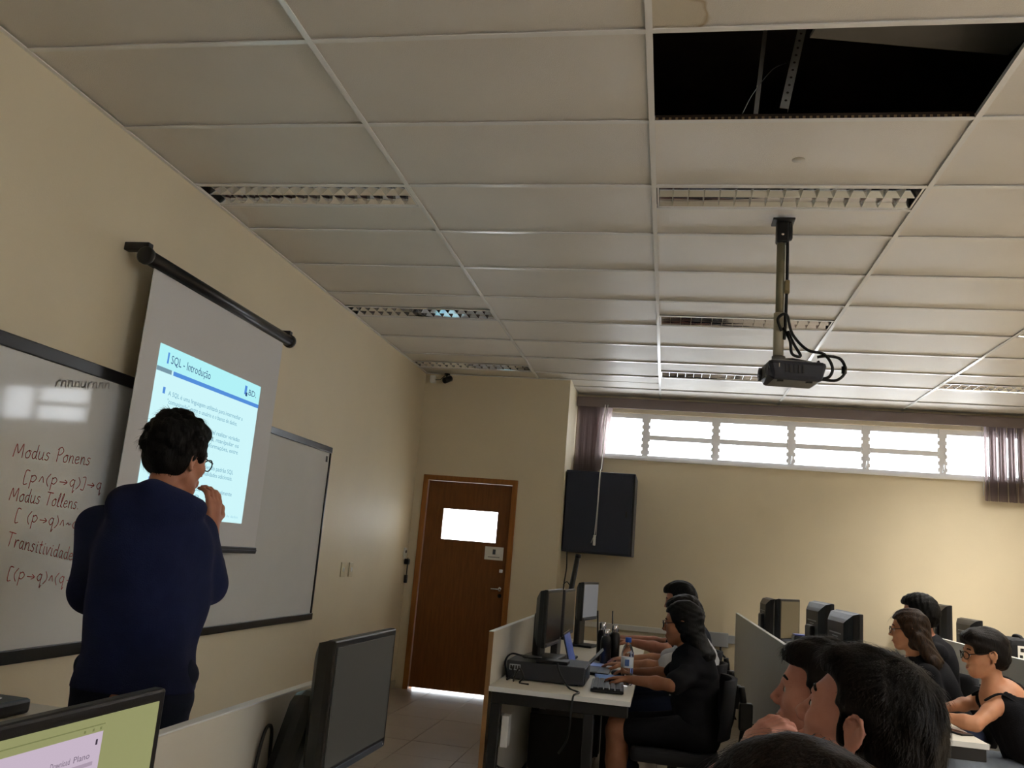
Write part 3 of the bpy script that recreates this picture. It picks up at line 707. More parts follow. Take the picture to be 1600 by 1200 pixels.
def monitor(name, label, c, ang, w=.43, h=.315, deep=.075, lit=None, stand=True, base_z=.74, group=None, big=False):
    """c = centre of the screen face, ang = facing direction (0 = +x)"""
    t = thing(name, label, 'monitor', (c[0], c[1], base_z), ang, group); zc = c[2] - base_z
    b = MB().bev(-.022, 0, -w / 2, w / 2, zc - h / 2, zc + h / 2, .005); b.build('bezel', M_BLACK, t)
    # bulging back shell
    v = []; f = []
    prof = [(-.02, .985, .985), (-.045, .95, .94), (-deep * .85, .80, .78), (-deep, .70, .66)]
    for (x, a, q) in prof: v += [(x, -w / 2 * a, zc - h / 2 * q), (x, w / 2 * a, zc - h / 2 * q), (x, w / 2 * a, zc + h / 2 * q), (x, -w / 2 * a, zc + h / 2 * q)]
    for k in range(3):
        for e in range(4): f.append((4 * k + e, 4 * k + (e + 1) % 4, 4 * k + 4 + (e + 1) % 4, 4 * k + 4 + e))
    f.append((12, 13, 14, 15)); MB().add(v, f).build('back_shell', M_BLACK, t)
    MB().box(-deep - .001, -deep + .002, -w * .25, w * .25, zc + h * .14, zc + h * .16).build('back_vent', M_GREYP, t)
    MB().box(-deep - .001, -deep + .002, -w * .12, w * .12, zc + h * .09, zc + h * .105).build('back_badge', M_GREYP, t)
    bz = .017
    MB().box(-.001, .0012, -w / 2 + bz, w / 2 - bz, zc - h / 2 + .026, zc + h / 2 - bz).build('screen', lit or mat('screen_dim', (40, 40, 38), .3, emit=(60, 58, 53), estr=.55), t)
    MB().bev(-.001, .004, -w / 2 + .03, w / 2 - .03, zc - h / 2 + .004, zc - h / 2 + .018, .001).build('lower_strip', mat('strip_grey', (64, 70, 84), .35), t)
    MB().box(.0005, .002, w / 2 - .028, w / 2 - .020, zc - h / 2 + .008, zc - h / 2 + .012).build('power_light', M_WHITEP, t)
    if stand:
        nk = MB().bev(-.10, -.055, -.075, .075, .01, max(.05, zc + .02), .012)
        if big:
            nk = MB().bev(-.14, -.06, -.13, .13, .01, zc + .02, .03); nk.v = [(p[0] - .075 * max(0, 1 - p[2] / (zc + .02)), p[1], p[2]) for p in nk.v]
        nk.build('stand_neck', M_BLACK, t)
        MB().bev(-.20 if big else -.14, .06, -.12, .12, 0, .016, .006).build('stand_base', M_BLACK, t)
    return t
# ---- screens with content
def screen_mat(name, build):
    m = bpy.data.materials.new(name); m.use_nodes = True; nt = m.node_tree; b = nt.nodes['Principled BSDF']
    b.inputs['Base Color'].default_value = (.01, .01, .01, 1); b.inputs['Roughness'].default_value = .25
    return m
near_scr = mat('screen_desktop', (20, 20, 20), .3, emit=(150, 152, 104), estr=.9)
mA = monitor('large_monitor', 'black monitor showing a web page at the lower left corner', (1.862, 1.036, 1.002), -.02, .432, .312, lit=near_scr, big=True)
mB = monitor('large_monitor', 'black monitor with dim grey screen beside the cream partition', (1.862, 2.178, 1.012), -.02, .436, .312, big=True)
# browser window shown on the nearest screen (flat print)
E_WIN = emit_mat('page_lilac', (206, 188, 206), .9); E_WTX = emit_mat('page_text', (120, 106, 124), .9); E_TEAL = emit_mat('page_teal', (70, 150, 150), .9); E_DKT = emit_mat('page_dark', (70, 60, 74), .9)
E_LINE = emit_mat('page_line', (124, 128, 84), .9)
def scr(o, y0, y1, z0, z1, m, name, lay=1): MB().box(.0012 + .0003 * lay, .0013 + .0003 * lay, y0, y1, z0, z1).build(name, m, o)
zA = 1.002 - .74
scr(mA, -.199, .075, zA - .13, zA + .119, E_WIN, 'page_window')
scr(mA, -.199, .077, zA + .1275, zA + .129, E_LINE, 'title_line')
for y in (.035, .052, .067): scr(mA, y, y + .004, zA + .1215, zA + .125, E_LINE, 'window_button')
scr(mA, .062, .066, zA + .103, zA + .110, E_DKT, 'scroll_arrow', 2)
for (y, wd, s_) in ((-.14, .02, 'SQL'), (-.11, .032, 'Banco'), (-.072, .045, 'Exercícios'), (-.02, .036, 'Download'), (.022, .032, 'Plano')): text(s_, y, zA + .088, .011, E_WTX, mA, .0020, 'menu_word', wd)
scr(mA, -.199, .062, zA + .078, zA + .083, emit_mat('page_band', (176, 158, 176), .9), 'toolbar_band', 2)
for (y, wd, s_) in ((-.13, .04, 'Conteúdo'), (-.066, .045, 'Download'), (-.005, .04, 'Contato')): text(s_, y, zA + .060, .010, E_WTX, mA, .0020, 'menu_word', wd)
for (y, m_) in ((-.078, E_TEAL), (-.015, E_WTX), (.042, E_DKT)): scr(mA, y, y + .006, zA + .057, zA + .071, m_, 'menu_icon', 2)
for k in range(7): scr(mA, -.17, .03 - .02 * (k % 3), zA + .035 - .02 * k, zA + .039 - .02 * k, E_WTX, 'text_line', 2)
MB().tube(smooth_curve([(1.664, 2.02, .75), (1.668, 2.03, .86), (1.67, 2.055, .935), (1.67, 2.09, .93), (1.67, 2.10, .85), (1.68, 2.105, .75)], 6), .0045, 6).build('looped_cable', M_CORD)
tag(bpy.data.objects['looped_cable'], 'black looped cable standing against the near cream partition', 'cable')
tag(MB().tube(smooth_curve([(1.95, 2.40, .742), (2.0, 2.43, .78), (2.03, 2.44, .80), (2.06, 2.44, .77), (2.10, 2.45, .742), (2.2, 2.40, .742)], 6), .004, 6).build('monitor_cable', M_CORD), 'thin black cable arching on the near desk by the monitor foot', 'cable')
# teacher's desk device
lp = thing('desk_phone', 'black glossy device on the teacher desk at the left edge', 'device', (.42, 2.58, .74))
MB().bev(-.12, .10, -.14, .14, 0, .05, .012).build('body', M_BLACK, lp)
MB().bev(-.10, -.04, -.12, .12, .05, .075, .01).build('handset', M_BLACK, lp)
MB().bev(.03, .05, .02, .06, .05, .056, .002).build('shiny_button', M_CHROME, lp)

# ---- middle row equipment
g_m = 'black monitors on the desks'
monitor('desk_monitor', 'black monitor standing on the flat computer case, middle row', (1.992, 4.99, 1.065), -.08, .42, .31, base_z=.84, lit=mat('screen_off', (34, 35, 38), .2))
monitor('desk_monitor', 'black monitor second along the middle row, behind the laptop', (1.975, 5.95, 1.045), -.06, .42, .30, lit=mat('screen_off', (34, 35, 38), .2))
monitor('desk_monitor', 'black monitor with lit grey page, farthest along the middle row', (2.035, 6.92, 1.085), -.20, .42, .29, lit=mat('screen_grey', (40, 40, 42), .3, emit=(110, 112, 116), estr=.7))
pc = thing('computer_case', 'flat black desktop computer case at the near end of the middle desk', 'computer', (1.99, 4.90, .74))
MB().bev(-.205, .215, -.165, .165, .006, .098, .005).build('case', mat('case_metal', (46, 48, 54), .5), pc)
MB().bev(-.19, -.13, -.1665, -.1645, .05, .08, .0008).build('rear_port', M_GREYP, pc)
for k in range(4): MB().box(-.185 + .014 * k, -.176 + .014 * k, -.168, -.166, .055, .075).build('port_slot', M_BLACKM, pc)
MB().bev(.2145, .218, -.15, .15, .012, .09, .0008).build('front_panel', M_BLACK, pc)
for (a, b_) in ((-.18, -.13), (.13, .18)):
    for q in (-.13, .13): MB().bev(a, b_, q - .015, q + .015, 0, .008, .002).build('foot', M_BLACK, pc)
MB().bev(-.05, .12, -.15, -.04, .098, .116, .004).build('docking_plate', M_BLACK, pc)
for pts, nm in (([(1.80, 4.72, .745), (1.785, 4.68, .83), (1.82, 4.66, .88), (1.90, 4.68, .87), (1.96, 4.80, .86)], 'black cable looping behind the flat computer case'),
                ([(2.06, 4.72, .85), (2.08, 4.70, .80), (2.14, 4.62, .745), (2.20, 4.52, .744), (2.19, 4.435, .745), (2.18, 4.42, .72), (2.17, 4.42, .55), (2.12, 4.5, .45)], 'black cable crossing the desk edge and hanging down'),
                ([(1.84, 4.66, .744), (1.86, 4.60, .79), (1.88, 4.58, .82), (1.90, 4.60, .78), (1.88, 4.62, .744), (1.93, 4.6, .744)], 'short black cable coiled before the computer case'),
                ([(1.79, 4.9, .745), (1.78, 4.85, .80), (1.80, 4.75, .82), (1.83, 4.72, .77), (1.80, 4.68, .745)], 'tangle of black cable against the cream partition')):
    tag(MB().tube(smooth_curve(pts, 6), .005, 6).build('desk_cable', M_CORD), nm, 'cable')
kb = thing('keyboard', 'black keyboard at the near corner of the middle desk', 'keyboard', (2.325, 4.80, .74), 0.05)
MB().bev(-.085, .085, -.20, .20, .004, .02, .005).build('case', M_BLACK, kb)
ks = MB()
for r_ in range(5):
    for k in range(16):
        ks.bev(-.072 + .029 * r_, -.072 + .029 * r_ + .023, -.19 + .0235 * k, -.19 + .0235 * k + .019, .02, .028, .002)
o = ks.build('keys', mat('key_plastic', (60, 62, 70), .45), kb); o['kind'] = 'stuff'
wb = thing('water_bottle', 'clear plastic water bottle with blue cap on the desk edge', 'bottle', (2.415, 5.0, .74))
MB().lathe([(.026, 0), (.033, .006), (.034, .03), (.031, .05), (.034, .07), (.034, .16), (.033, .175), (.024, .205), (.013, .222), (.012, .236)], (0, 0, 0), 24).build('bottle_body', M_PET, wb)
MB().lathe([(.0345, .095), (.0348, .097), (.0348, .148), (.0345, .15)], (0, 0, 0), 24).build('bottle_label', mat('label_white', (225, 232, 240), .5), wb)
MB().bev(-.012, .012, -.0362, -.0346, .105, .14, .0005).build('label_print', mat('label_blue', (70, 100, 160), .5), wb)
MB().lathe([(.016, .230), (.017, .232), (.017, .252), (.015, .255)], (0, 0, 0), 20).build('cap', M_BLUECAP, wb)
for (x, y, h, nm) in ((2.20, 6.05, .255, 'leftmost of the three black thermos bottles with steel caps'), (2.235, 5.93, .22, 'shortest black thermos bottle, between the two tall ones'), (2.285, 6.02, .25, 'rightmost black thermos bottle with a thin stick standing behind')):
    t = thing('thermos_bottle', nm, 'bottle', (x, y, .74), 0, 'black thermos bottles')
    MB().lathe([(.032, 0), (.036, .004), (.036, h * .66), (.03, h * .76), (.022, h * .8)], (0, 0, 0), 20).build('flask', mat('thermos_black', (18, 18, 20), .3), t)
    MB().lathe([(.023, h * .79), (.024, h * .81), (.024, h * .96), (.02, h)], (0, 0, 0), 18).build('steel_cap', M_CHROME, t)
tag(MB().tube([(2.27, 6.12, .745), (2.255, 6.13, 1.07)], .005, 6).build('thin_stick', M_BLACKM), 'thin black stick standing behind the thermos bottles', 'stick')
tag(MB().tube([(2.17, 6.15, .745), (2.15, 6.16, 1.06)], .006, 6).build('thin_stick', M_BLACKM), 'thin black stick left of the thermos bottles', 'stick')
la = thing('laptop', 'open black laptop before the seated woman', 'laptop', (2.17, 5.42, .74), 0.0)
MB().bev(-.09, .13, -.16, .16, 0, .018, .004).build('base', M_BLACK, la)
MB().box(-.07, .06, -.14, .14, .018, .0195).build('keyboard_area', mat('key_plastic', (60, 62, 70), .45), la)
L_ = Matrix.Translation((-.09, 0, .018)) @ Matrix.Rotation(-.28, 4, 'Y')
MB().bev(-.008, 0, -.16, .16, 0, .21, .003).xf(L_).build('lid', M_BLACK, la)
MB().box(0, .001, -.148, .148, .012, .198).xf(L_).build('screen', mat('laptop_screen', (20, 24, 36), .2, emit=(60, 80, 140), estr=.5), la)
MB().box(-.009, .0, -.16, .16, .206, .212).xf(L_).build('lid_edge', M_CHROME, la)
ph = thing('tablet', 'small tablet with blue lit screen leaning by the thermos bottles', 'tablet', (2.14, 5.80, .74), .1)
T_ = Matrix.Translation((0, 0, .003)) @ Matrix.Rotation(.75, 4, 'Y')
MB().bev(-.003, .003, -.09, .09, 0, .13, .002).xf(T_).build('case', M_BLACK, ph)
MB().box(.003, .0036, -.08, .08, .01, .12).xf(T_).build('screen', mat('tablet_screen', (30, 40, 70), .2, emit=(90, 130, 220), estr=.9), ph)
bp_ = thing('blue_folder', 'blue folder under the woman’s hands', 'folder', (2.33, 5.18, .74), .1)
MB().bev(-.10, .06, -.10, .12, 0, .012, .003).build('cover', mat('folder_blue', (64, 110, 190), .5), bp_)
MB().box(-.09, .055, -.095, .115, .012, .0125).build('sheet', mat('folder_blue2', (90, 140, 215), .6), bp_)
mo = thing('computer_mouse', 'black computer mouse in the woman’s hand', 'mouse', (2.36, 5.36, .74))
MB().bev(-.05, .05, -.028, .028, .002, .034, .014).build('shell', M_BLACK, mo); MB().bev(.0, .02, -.004, .004, .033, .037, .002).build('wheel', M_GREYP, mo)
for k, (x, lb) in enumerate(((1.80, 'left white power box under the near end of the middle desk'), (1.845, 'right white power box under the near end of the middle desk'))):
    t = thing('power_box', lb, 'power box', (x, 4.50, .52), 0, 'white power boxes under the desk')
    MB().bev(-.018, .018, -.03, .05, -.07, .08, .003).build('box', M_WHITEP, t); MB().bev(-.014, .014, .05, .06, .02, .07, .002).build('socket', M_GREYP, t)
tag(MB().tube(smooth_curve([(1.80, 4.50, .44), (1.81, 4.5, .36), (1.86, 4.55, .33), (1.95, 4.6, .30), (1.96, 4.62, .1), (1.95, 4.65, .01)], 6), .006, 6).build('power_cable', M_CORD), 'black cable drooping from the white power boxes', 'cable')
tb = thing('black_tube', 'long black tube leaning at the far end of the middle desk', 'tube', (1.79, 7.2, .74))
MB().tube([(0, 0, .01), (.095, 0, .69)], .022, 12).build('tube', M_BLACKM, tb)
MB().lathe([(.024, 0), (.025, .03)], (0, 0, 0), 12).xf(Matrix.Translation((.094, 0, .67)) @ Matrix.Rotation(.14, 4, 'Y')).build('end_cap', M_BLACK, tb)
MB().tube(smooth_curve([(.06, -.02, .42), (.02, -.02, .47), (-.01, -.02, .44)], 4), .004, 6).build('strap', M_CORD, tb)
# dark computer towers under the middle row
for k, (y, lb) in enumerate(((5.9, 'black computer tower under the middle desk, nearer'), (6.7, 'black computer tower under the middle desk, farther'))):
    t = thing('computer_tower', lb, 'computer', (1.98, y, 0), 0, 'computer towers under the desks')
    MB().bev(-.2, .2, -.09, .09, .01, .40, .006).build('case', M_BLACK, t); MB().bev(.2, .206, -.08, .08, .03, .38, .002).build('front_panel', mat('case_metal', (46, 48, 54), .5), t)
    for q in (-.15, .15): MB().bev(q - .02, q + .02, -.085, .085, 0, .012, .003).build('foot', M_BLACK, t)

# ---- equipment of the row behind the grey partition (backs toward the camera)
monitor('desk_monitor', 'black monitor seen from behind, just left of the dark-haired head', (3.515, 4.62, 1.105), .06, .44, .30)
monitor('desk_monitor', 'black monitor seen from behind with bluish sheen on top, second in its row', (3.535, 5.45, 1.115), .06, .44, .31)
monitor('desk_monitor', 'black monitor turned to show its screen with painted tan wall reflection above the partition', (3.51, 6.72, 1.09), -.58, .32, .30, lit=mat('screen_wall_reflection', (120, 110, 88), .5))  # tan is the wall's reflection, put into the screen colour
monitor('desk_monitor', 'farthest black monitor seen from behind at the end of the grey partition', (3.50, 7.75, 1.06), .05, .42, .30)
sp = thing('desk_speaker', 'small dark box with blue top between two monitor backs', 'speaker', (3.47, 5.92, .74))
MB().bev(-.05, .05, -.06, .06, 0, .30, .012).build('box', M_BLACK, sp); MB().bev(-.045, .045, -.055, .055, .30, .306, .002).build('top', mat('blue_top', (60, 80, 170), .4), sp)
MB().lathe([(.03, 0), (.03, .004)], (-.052, 0, .2), 16, 'x').build('cone', M_GREYP, sp)
pn = thing('mobile_phone', 'black phone lying on the desk by the short-haired woman', 'phone', (3.99, 4.62, .74), .5)
MB().bev(-.035, .035, -.07, .07, 0, .009, .003).build('body', M_BLACK, pn); MB().box(-.031, .031, -.064, .064, .009, .0094).build('screen', mat('screen_off', (34, 35, 38), .2), pn)
monitor('desk_monitor', 'tall black monitor back behind the long-haired woman', (5.09, 8.55, 1.10), .05, .42, .34)
monitor('desk_monitor', 'black monitor back with grey top above the short-haired woman', (5.09, 7.80, 1.045), .05, .42, .28)
# black patterned bag hung over the farthest partition
bgx = thing('patterned_bag', 'black cloth bag with bold white print at the right edge', 'bag', (5.17, 7.10, .74))
bb_ = MB().bev(-.11, .11, -.17, .17, 0, .36, .045); bb_.build('bag', mat('bag_black', (20, 20, 24), .85), bgx)
MB().bev(-.062, .062, -.1735, -.1695, .215, .312, .0015).build('print', M_PAPER, bgx)
MB().bev(-.055, .055, -.1735, -.1695, .06, .16, .0015).build('print', M_PAPER, bgx)
for (a, b_, c, d) in ((-.045, -.022, .27, .295), (-.012, .012, .262, .298), (.025, .048, .265, .295), (-.05, -.03, .228, .248), (-.01, .02, .225, .243), (.032, .052, .23, .25), (-.03, .03, .09, .13)):
    MB().bev(a, b_, -.1755, -.1730, c, d, .0008).build('print_hole', mat('bag_black', (20, 20, 24), .85), bgx)
for s in (-1, 1): MB().tube(smooth_curve([(0, s * .08, .352), (0, s * .06, .37), (0, 0, .375)], 5), .012, 8).build('handle', mat('bag_black', (20, 20, 24), .85), bgx)

# ---- office chairs
def office_chair(label, x, y, ang):
    t = thing('office_chair', label, 'chair', (x, y, 0), ang, 'black office chairs')
    MB().bev(-.23, .23, -.23, .23, .40, .465, .025).build('seat', M_FABRIC, t)
    b = MB(); n = 7; v = []; f = []
    for i in range(n):
        for j in range(n):
            yy = (i / (n - 1) - .5) * .42; zz = .54 + .30 * j / (n - 1)
            xx = -.24 - .10 * (zz - .54) + .05 * (1 - (2 * yy / .42) ** 2) * -1 + .03
            v += [(xx, yy * (1 - .15 * abs(2 * j / (n - 1) - 1) ** 2), zz)]
    m0 = len(v); v += [(p[0] - .03, p[1], p[2]) for p in v]
    for i in range(n - 1):
        for j in range(n - 1):
            a = i * n + j; f.append((a, a + n, a + n + 1, a + 1)); f.append((m0 + a, m0 + a + 1, m0 + a + n + 1, m0 + a + n))
    for i in range(n - 1):
        for j in (0, n - 1): a = i * n + j; f.append((a, m0 + a, m0 + a + n, a + n) if j == 0 else (a, a + n, m0 + a + n, m0 + a))
    for j in range(n - 1):
        for i in (0, n - 1): a = i * n + j; f.append((a, a + 1, m0 + a + 1, m0 + a) if i == 0 else (a, m0 + a, m0 + a + 1, a + 1))
    b.add(v, f, True).build('backrest', M_FABRIC, t)
    MB().tube(smooth_curve([(-.05, 0, .385), (-.25, 0, .37), (-.33, 0, .45), (-.36, 0, .62), (-.34, 0, .80)], 6), [.018] * 25, 8).build('back_bracket', M_BLACKM, t)
    MB().bev(-.40, -.33, -.03, .03, .58, .72, .008).build('bracket_cover', M_BLACK, t)
    MB().lathe([(.008, 0), (.02, .004), (.02, .03), (.012, .034)], (-.42, 0, .60), 12, 'x').build('adjust_knob', M_BLACK, t)
    MB().bev(-.10, .10, -.08, .08, .37, .40, .01).build('seat_plate', M_BLACKM, t)
    MB().lathe([(.025, .10), (.025, .24), (.018, .25), (.018, .38)], (0, 0, 0), 14).build('gas_lift', M_BLACKM, t)
    for k in range(5):
        a = 2 * PI * k / 5 + .3; M_ = rotz(a)
        MB().tube([(0.02, 0, .115), (.15, 0, .10), (.27, 0, .075)], [.026, .02, .015], 8).xf(M_).build('base_leg', M_BLACK, t)
        MB().lathe([(.02, -.022), (.028, -.018), (.028, .018), (.02, .022)], (.27, 0, .028), 14, 'y').xf(M_).build('caster', M_BLACK, t)
    return t
# ================================================================== PEOPLE: smooth distance fields turned into meshes
class Field:
    def __init__(s, lo, hi, h):
        s.h = h; s.o = np.array(lo, float) - 3 * h
        s.n = np.ceil((np.array(hi, float) + 3 * h - s.o) / h).astype(int) + 1
        s.A = np.full(s.n, .5, np.float32)
    def _sub(s, lo, hi):
        a = np.clip(np.floor((np.array(lo) - s.o) / s.h).astype(int), 0, s.n); b = np.clip(np.ceil((np.array(hi) - s.o) / s.h).astype(int) + 1, 0, s.n)
        if (b <= a).any(): return None
        ax = [(s.o[k] + s.h * np.arange(a[k], b[k])).astype(np.float32) for k in range(3)]
        return (slice(a[0], b[0]), slice(a[1], b[1]), slice(a[2], b[2])), ax[0][:, None, None], ax[1][None, :, None], ax[2][None, None, :]
    def _mix(s, sl, d, k, op):
        A = s.A[sl]
        if op == 'u':
            if k <= 0: s.A[sl] = np.minimum(A, d); return
            t = np.clip(.5 + .5 * (A - d) / k, 0, 1); s.A[sl] = A + (d - A) * t - k * t * (1 - t)
        else:
            if k <= 0: s.A[sl] = np.maximum(A, -d); return
            t = np.clip(.5 - .5 * (A + d) / k, 0, 1); s.A[sl] = A + (-d - A) * t + k * t * (1 - t)
    def cap(s, p0, r0, p1, r1, k=.02, op='u'):
        p0, p1 = np.array(p0, float), np.array(p1, float); m = max(r0, r1) + k + 3 * s.h
        q = s._sub(np.minimum(p0, p1) - m, np.maximum(p0, p1) + m)
        if q is None: return s
        sl, X, Y, Z = q; d = p1 - p0; L2 = max(float(d @ d), 1e-9)
        t = np.clip(((X - p0[0]) * d[0] + (Y - p0[1]) * d[1] + (Z - p0[2]) * d[2]) / L2, 0, 1)
        D = np.sqrt((X - p0[0] - t * d[0]) ** 2 + (Y - p0[1] - t * d[1]) ** 2 + (Z - p0[2] - t * d[2]) ** 2) - (r0 + (r1 - r0) * t)
        s._mix(sl, D.astype(np.float32), k, op); return s
    def ell(s, c, r, R=None, k=.02, op='u'):
        c = np.array(c, float); r = np.array(r, float); R = np.eye(3) if R is None else R
        m = r.max() + k + 3 * s.h; q = s._sub(c - m, c + m)
        if q is None: return s
        sl, X, Y, Z = q; X = X - c[0]; Y = Y - c[1]; Z = Z - c[2]
        l = [X * R[0, a] + Y * R[1, a] + Z * R[2, a] for a in range(3)]
        k0 = np.sqrt(sum((l[a] / r[a]) ** 2 for a in range(3))); k1 = np.sqrt(sum((l[a] / r[a] ** 2) ** 2 for a in range(3)))
        D = np.where(k1 > 1e-6, k0 * (k0 - 1) / np.maximum(k1, 1e-6), -r.min())
        s._mix(sl, D.astype(np.float32), k, op); return s
    def box(s, c, hsz, R=None, rad=.01, k=.0, op='u'):
        c = np.array(c, float); hsz = np.array(hsz, float); R = np.eye(3) if R is None else R
        m = np.linalg.norm(hsz) + rad + k + 3 * s.h; q = s._sub(c - m, c + m)
        if q is None: return s
        sl, X, Y, Z = q; X = X - c[0]; Y = Y - c[1]; Z = Z - c[2]
        l = [np.abs(X * R[0, a] + Y * R[1, a] + Z * R[2, a]) - (hsz[a] - rad) for a in range(3)]
        D = np.sqrt(sum(np.maximum(v, 0) ** 2 for v in l)) + np.minimum(np.maximum(np.maximum(l[0], l[1]), l[2]), 0) - rad
        s._mix(sl, D.astype(np.float32), k, op); return s
    def chain(s, pts, rs, k=.015, op='u'):
        for i in range(len(pts) - 1): s.cap(pts[i], rs[i], pts[i + 1], rs[i + 1], k, op)
        return s
    def wrinkle(s, amp, freq, seed=0):
        g = np.random.default_rng(seed); X, Y, Z = [(s.o[k] + s.h * np.arange(s.n[k])).astype(np.float32) for k in range(3)]
        X = X[:, None, None]; Y = Y[None, :, None]; Z = Z[None, None, :]
        for q in range(3):
            a = g.normal(size=3) * freq * (1 + .6 * q); b = g.normal(size=3) * freq * .5
            s.A += (amp / (1 + .5 * q) * np.sin(a[0] * X + a[1] * Y + a[2] * Z + 1.5 * np.sin(b[0] * X + b[1] * Y + b[2] * Z))).astype(np.float32)
        return s
    def below(s, z, k=.0):  # keep only what is above z
        Z = (s.o[2] + s.h * np.arange(s.n[2])).astype(np.float32)[None, None, :]; s.A = np.maximum(s.A, z - Z); return s
    def above(s, z):
        Z = (s.o[2] + s.h * np.arange(s.n[2])).astype(np.float32)[None, None, :]; s.A = np.maximum(s.A, Z - z); return s
    def mesh(s):
        A = s.A; S = A < 0
        cnt = np.zeros(np.array(A.shape) - 1, np.uint8)
        for i in (0, 1):
            for j in (0, 1):
                for k in (0, 1): cnt += S[i:A.shape[0] - 1 + i, j:A.shape[1] - 1 + j, k:A.shape[2] - 1 + k]
        mk = (cnt > 0) & (cnt < 8); I = np.argwhere(mk); idx = np.full(mk.shape, -1, np.int32); idx[mk] = np.arange(len(I))
        acc = np.zeros((len(I), 3)); num = np.zeros(len(I))
        C = [(i, j, k) for i in (0, 1) for j in (0, 1) for k in (0, 1)]
        for a in C:
            for ax in range(3):
                if a[ax]: continue
                b = list(a); b[ax] = 1
                va = A[I[:, 0] + a[0], I[:, 1] + a[1], I[:, 2] + a[2]]; vb = A[I[:, 0] + b[0], I[:, 1] + b[1], I[:, 2] + b[2]]
                m = (va < 0) != (vb < 0); t = va[m] / (va[m] - vb[m])
                p = np.tile(np.array(a, float), (m.sum(), 1)); p[:, ax] += t; acc[m] += p; num[m] += 1
        V = s.o + s.h * (I + acc / num[:, None])
        F = []
        for ax in range(3):
            o1, o2 = [(1, 2), (2, 0), (0, 1)][ax]
            sl0 = [slice(None)] * 3; sl1 = [slice(None)] * 3; sl0[ax] = slice(0, -1); sl1[ax] = slice(1, None)
            E = np.argwhere(S[tuple(sl0)] != S[tuple(sl1)])
            E = E[(E[:, o1] > 0) & (E[:, o2] > 0) & (E[:, o1] < A.shape[o1] - 1) & (E[:, o2] < A.shape[o2] - 1)]
            if not len(E): continue
            fl_ = S[tuple(E.T)]
            def cell(d1, d2):
                e = E.copy(); e[:, o1] += d1; e[:, o2] += d2; return idx[tuple(e.T)]
            q = np.stack([cell(-1, -1), cell(0, -1), cell(0, 0), cell(-1, 0)], 1)
            q[~fl_] = q[~fl_][:, ::-1]; F.append(q)
        return V, np.concatenate(F)
def field_obj(fd, name, m, parent, root):
    V, Fq = fd.mesh(); Fq = Fq[(Fq >= 0).all(1)]
    me = bpy.data.meshes.new(name); me.vertices.add(len(V)); me.vertices.foreach_set('co', (V - np.array(root)).astype(np.float32).ravel())
    me.loops.add(len(Fq) * 4); me.loops.foreach_set('vertex_index', Fq.astype(np.int32).ravel())
    me.polygons.add(len(Fq)); me.polygons.foreach_set('loop_start', np.arange(0, len(Fq) * 4, 4, dtype=np.int32))
    me.update(calc_edges=True); me.validate()
    me.polygons.foreach_set('use_smooth', np.ones(len(me.polygons), bool))
    return link(name, me, m, parent)
def rotm(yaw=0, pitch=0, roll=0):
    """head axes: x forward, y left, z up; pitch > 0 looks down, roll > 0 tips to the left shoulder"""
    return np.array(Matrix.Rotation(yaw, 3, 'Z') @ Matrix.Rotation(pitch, 3, 'Y') @ Matrix.Rotation(-roll, 3, 'X'))

def skin(name, c, c2): return mat('skin_' + name, c, .5, var=.1, col2=c2, vscale=14, spec=.35, bump=.06, bscale=220)
def hair_mat(name, c, c2, rough=.42): return mat('hair_' + name, c, rough, col2=c2, vscale=120, stretch=(1, 1, .15), spec=.18, bump=.35, bscale=180)
def cloth(name, c, **k): return mat('cloth_' + name, c, .9, var=.12, vscale=25, bump=.25, bscale=260, spec=.2, **k)

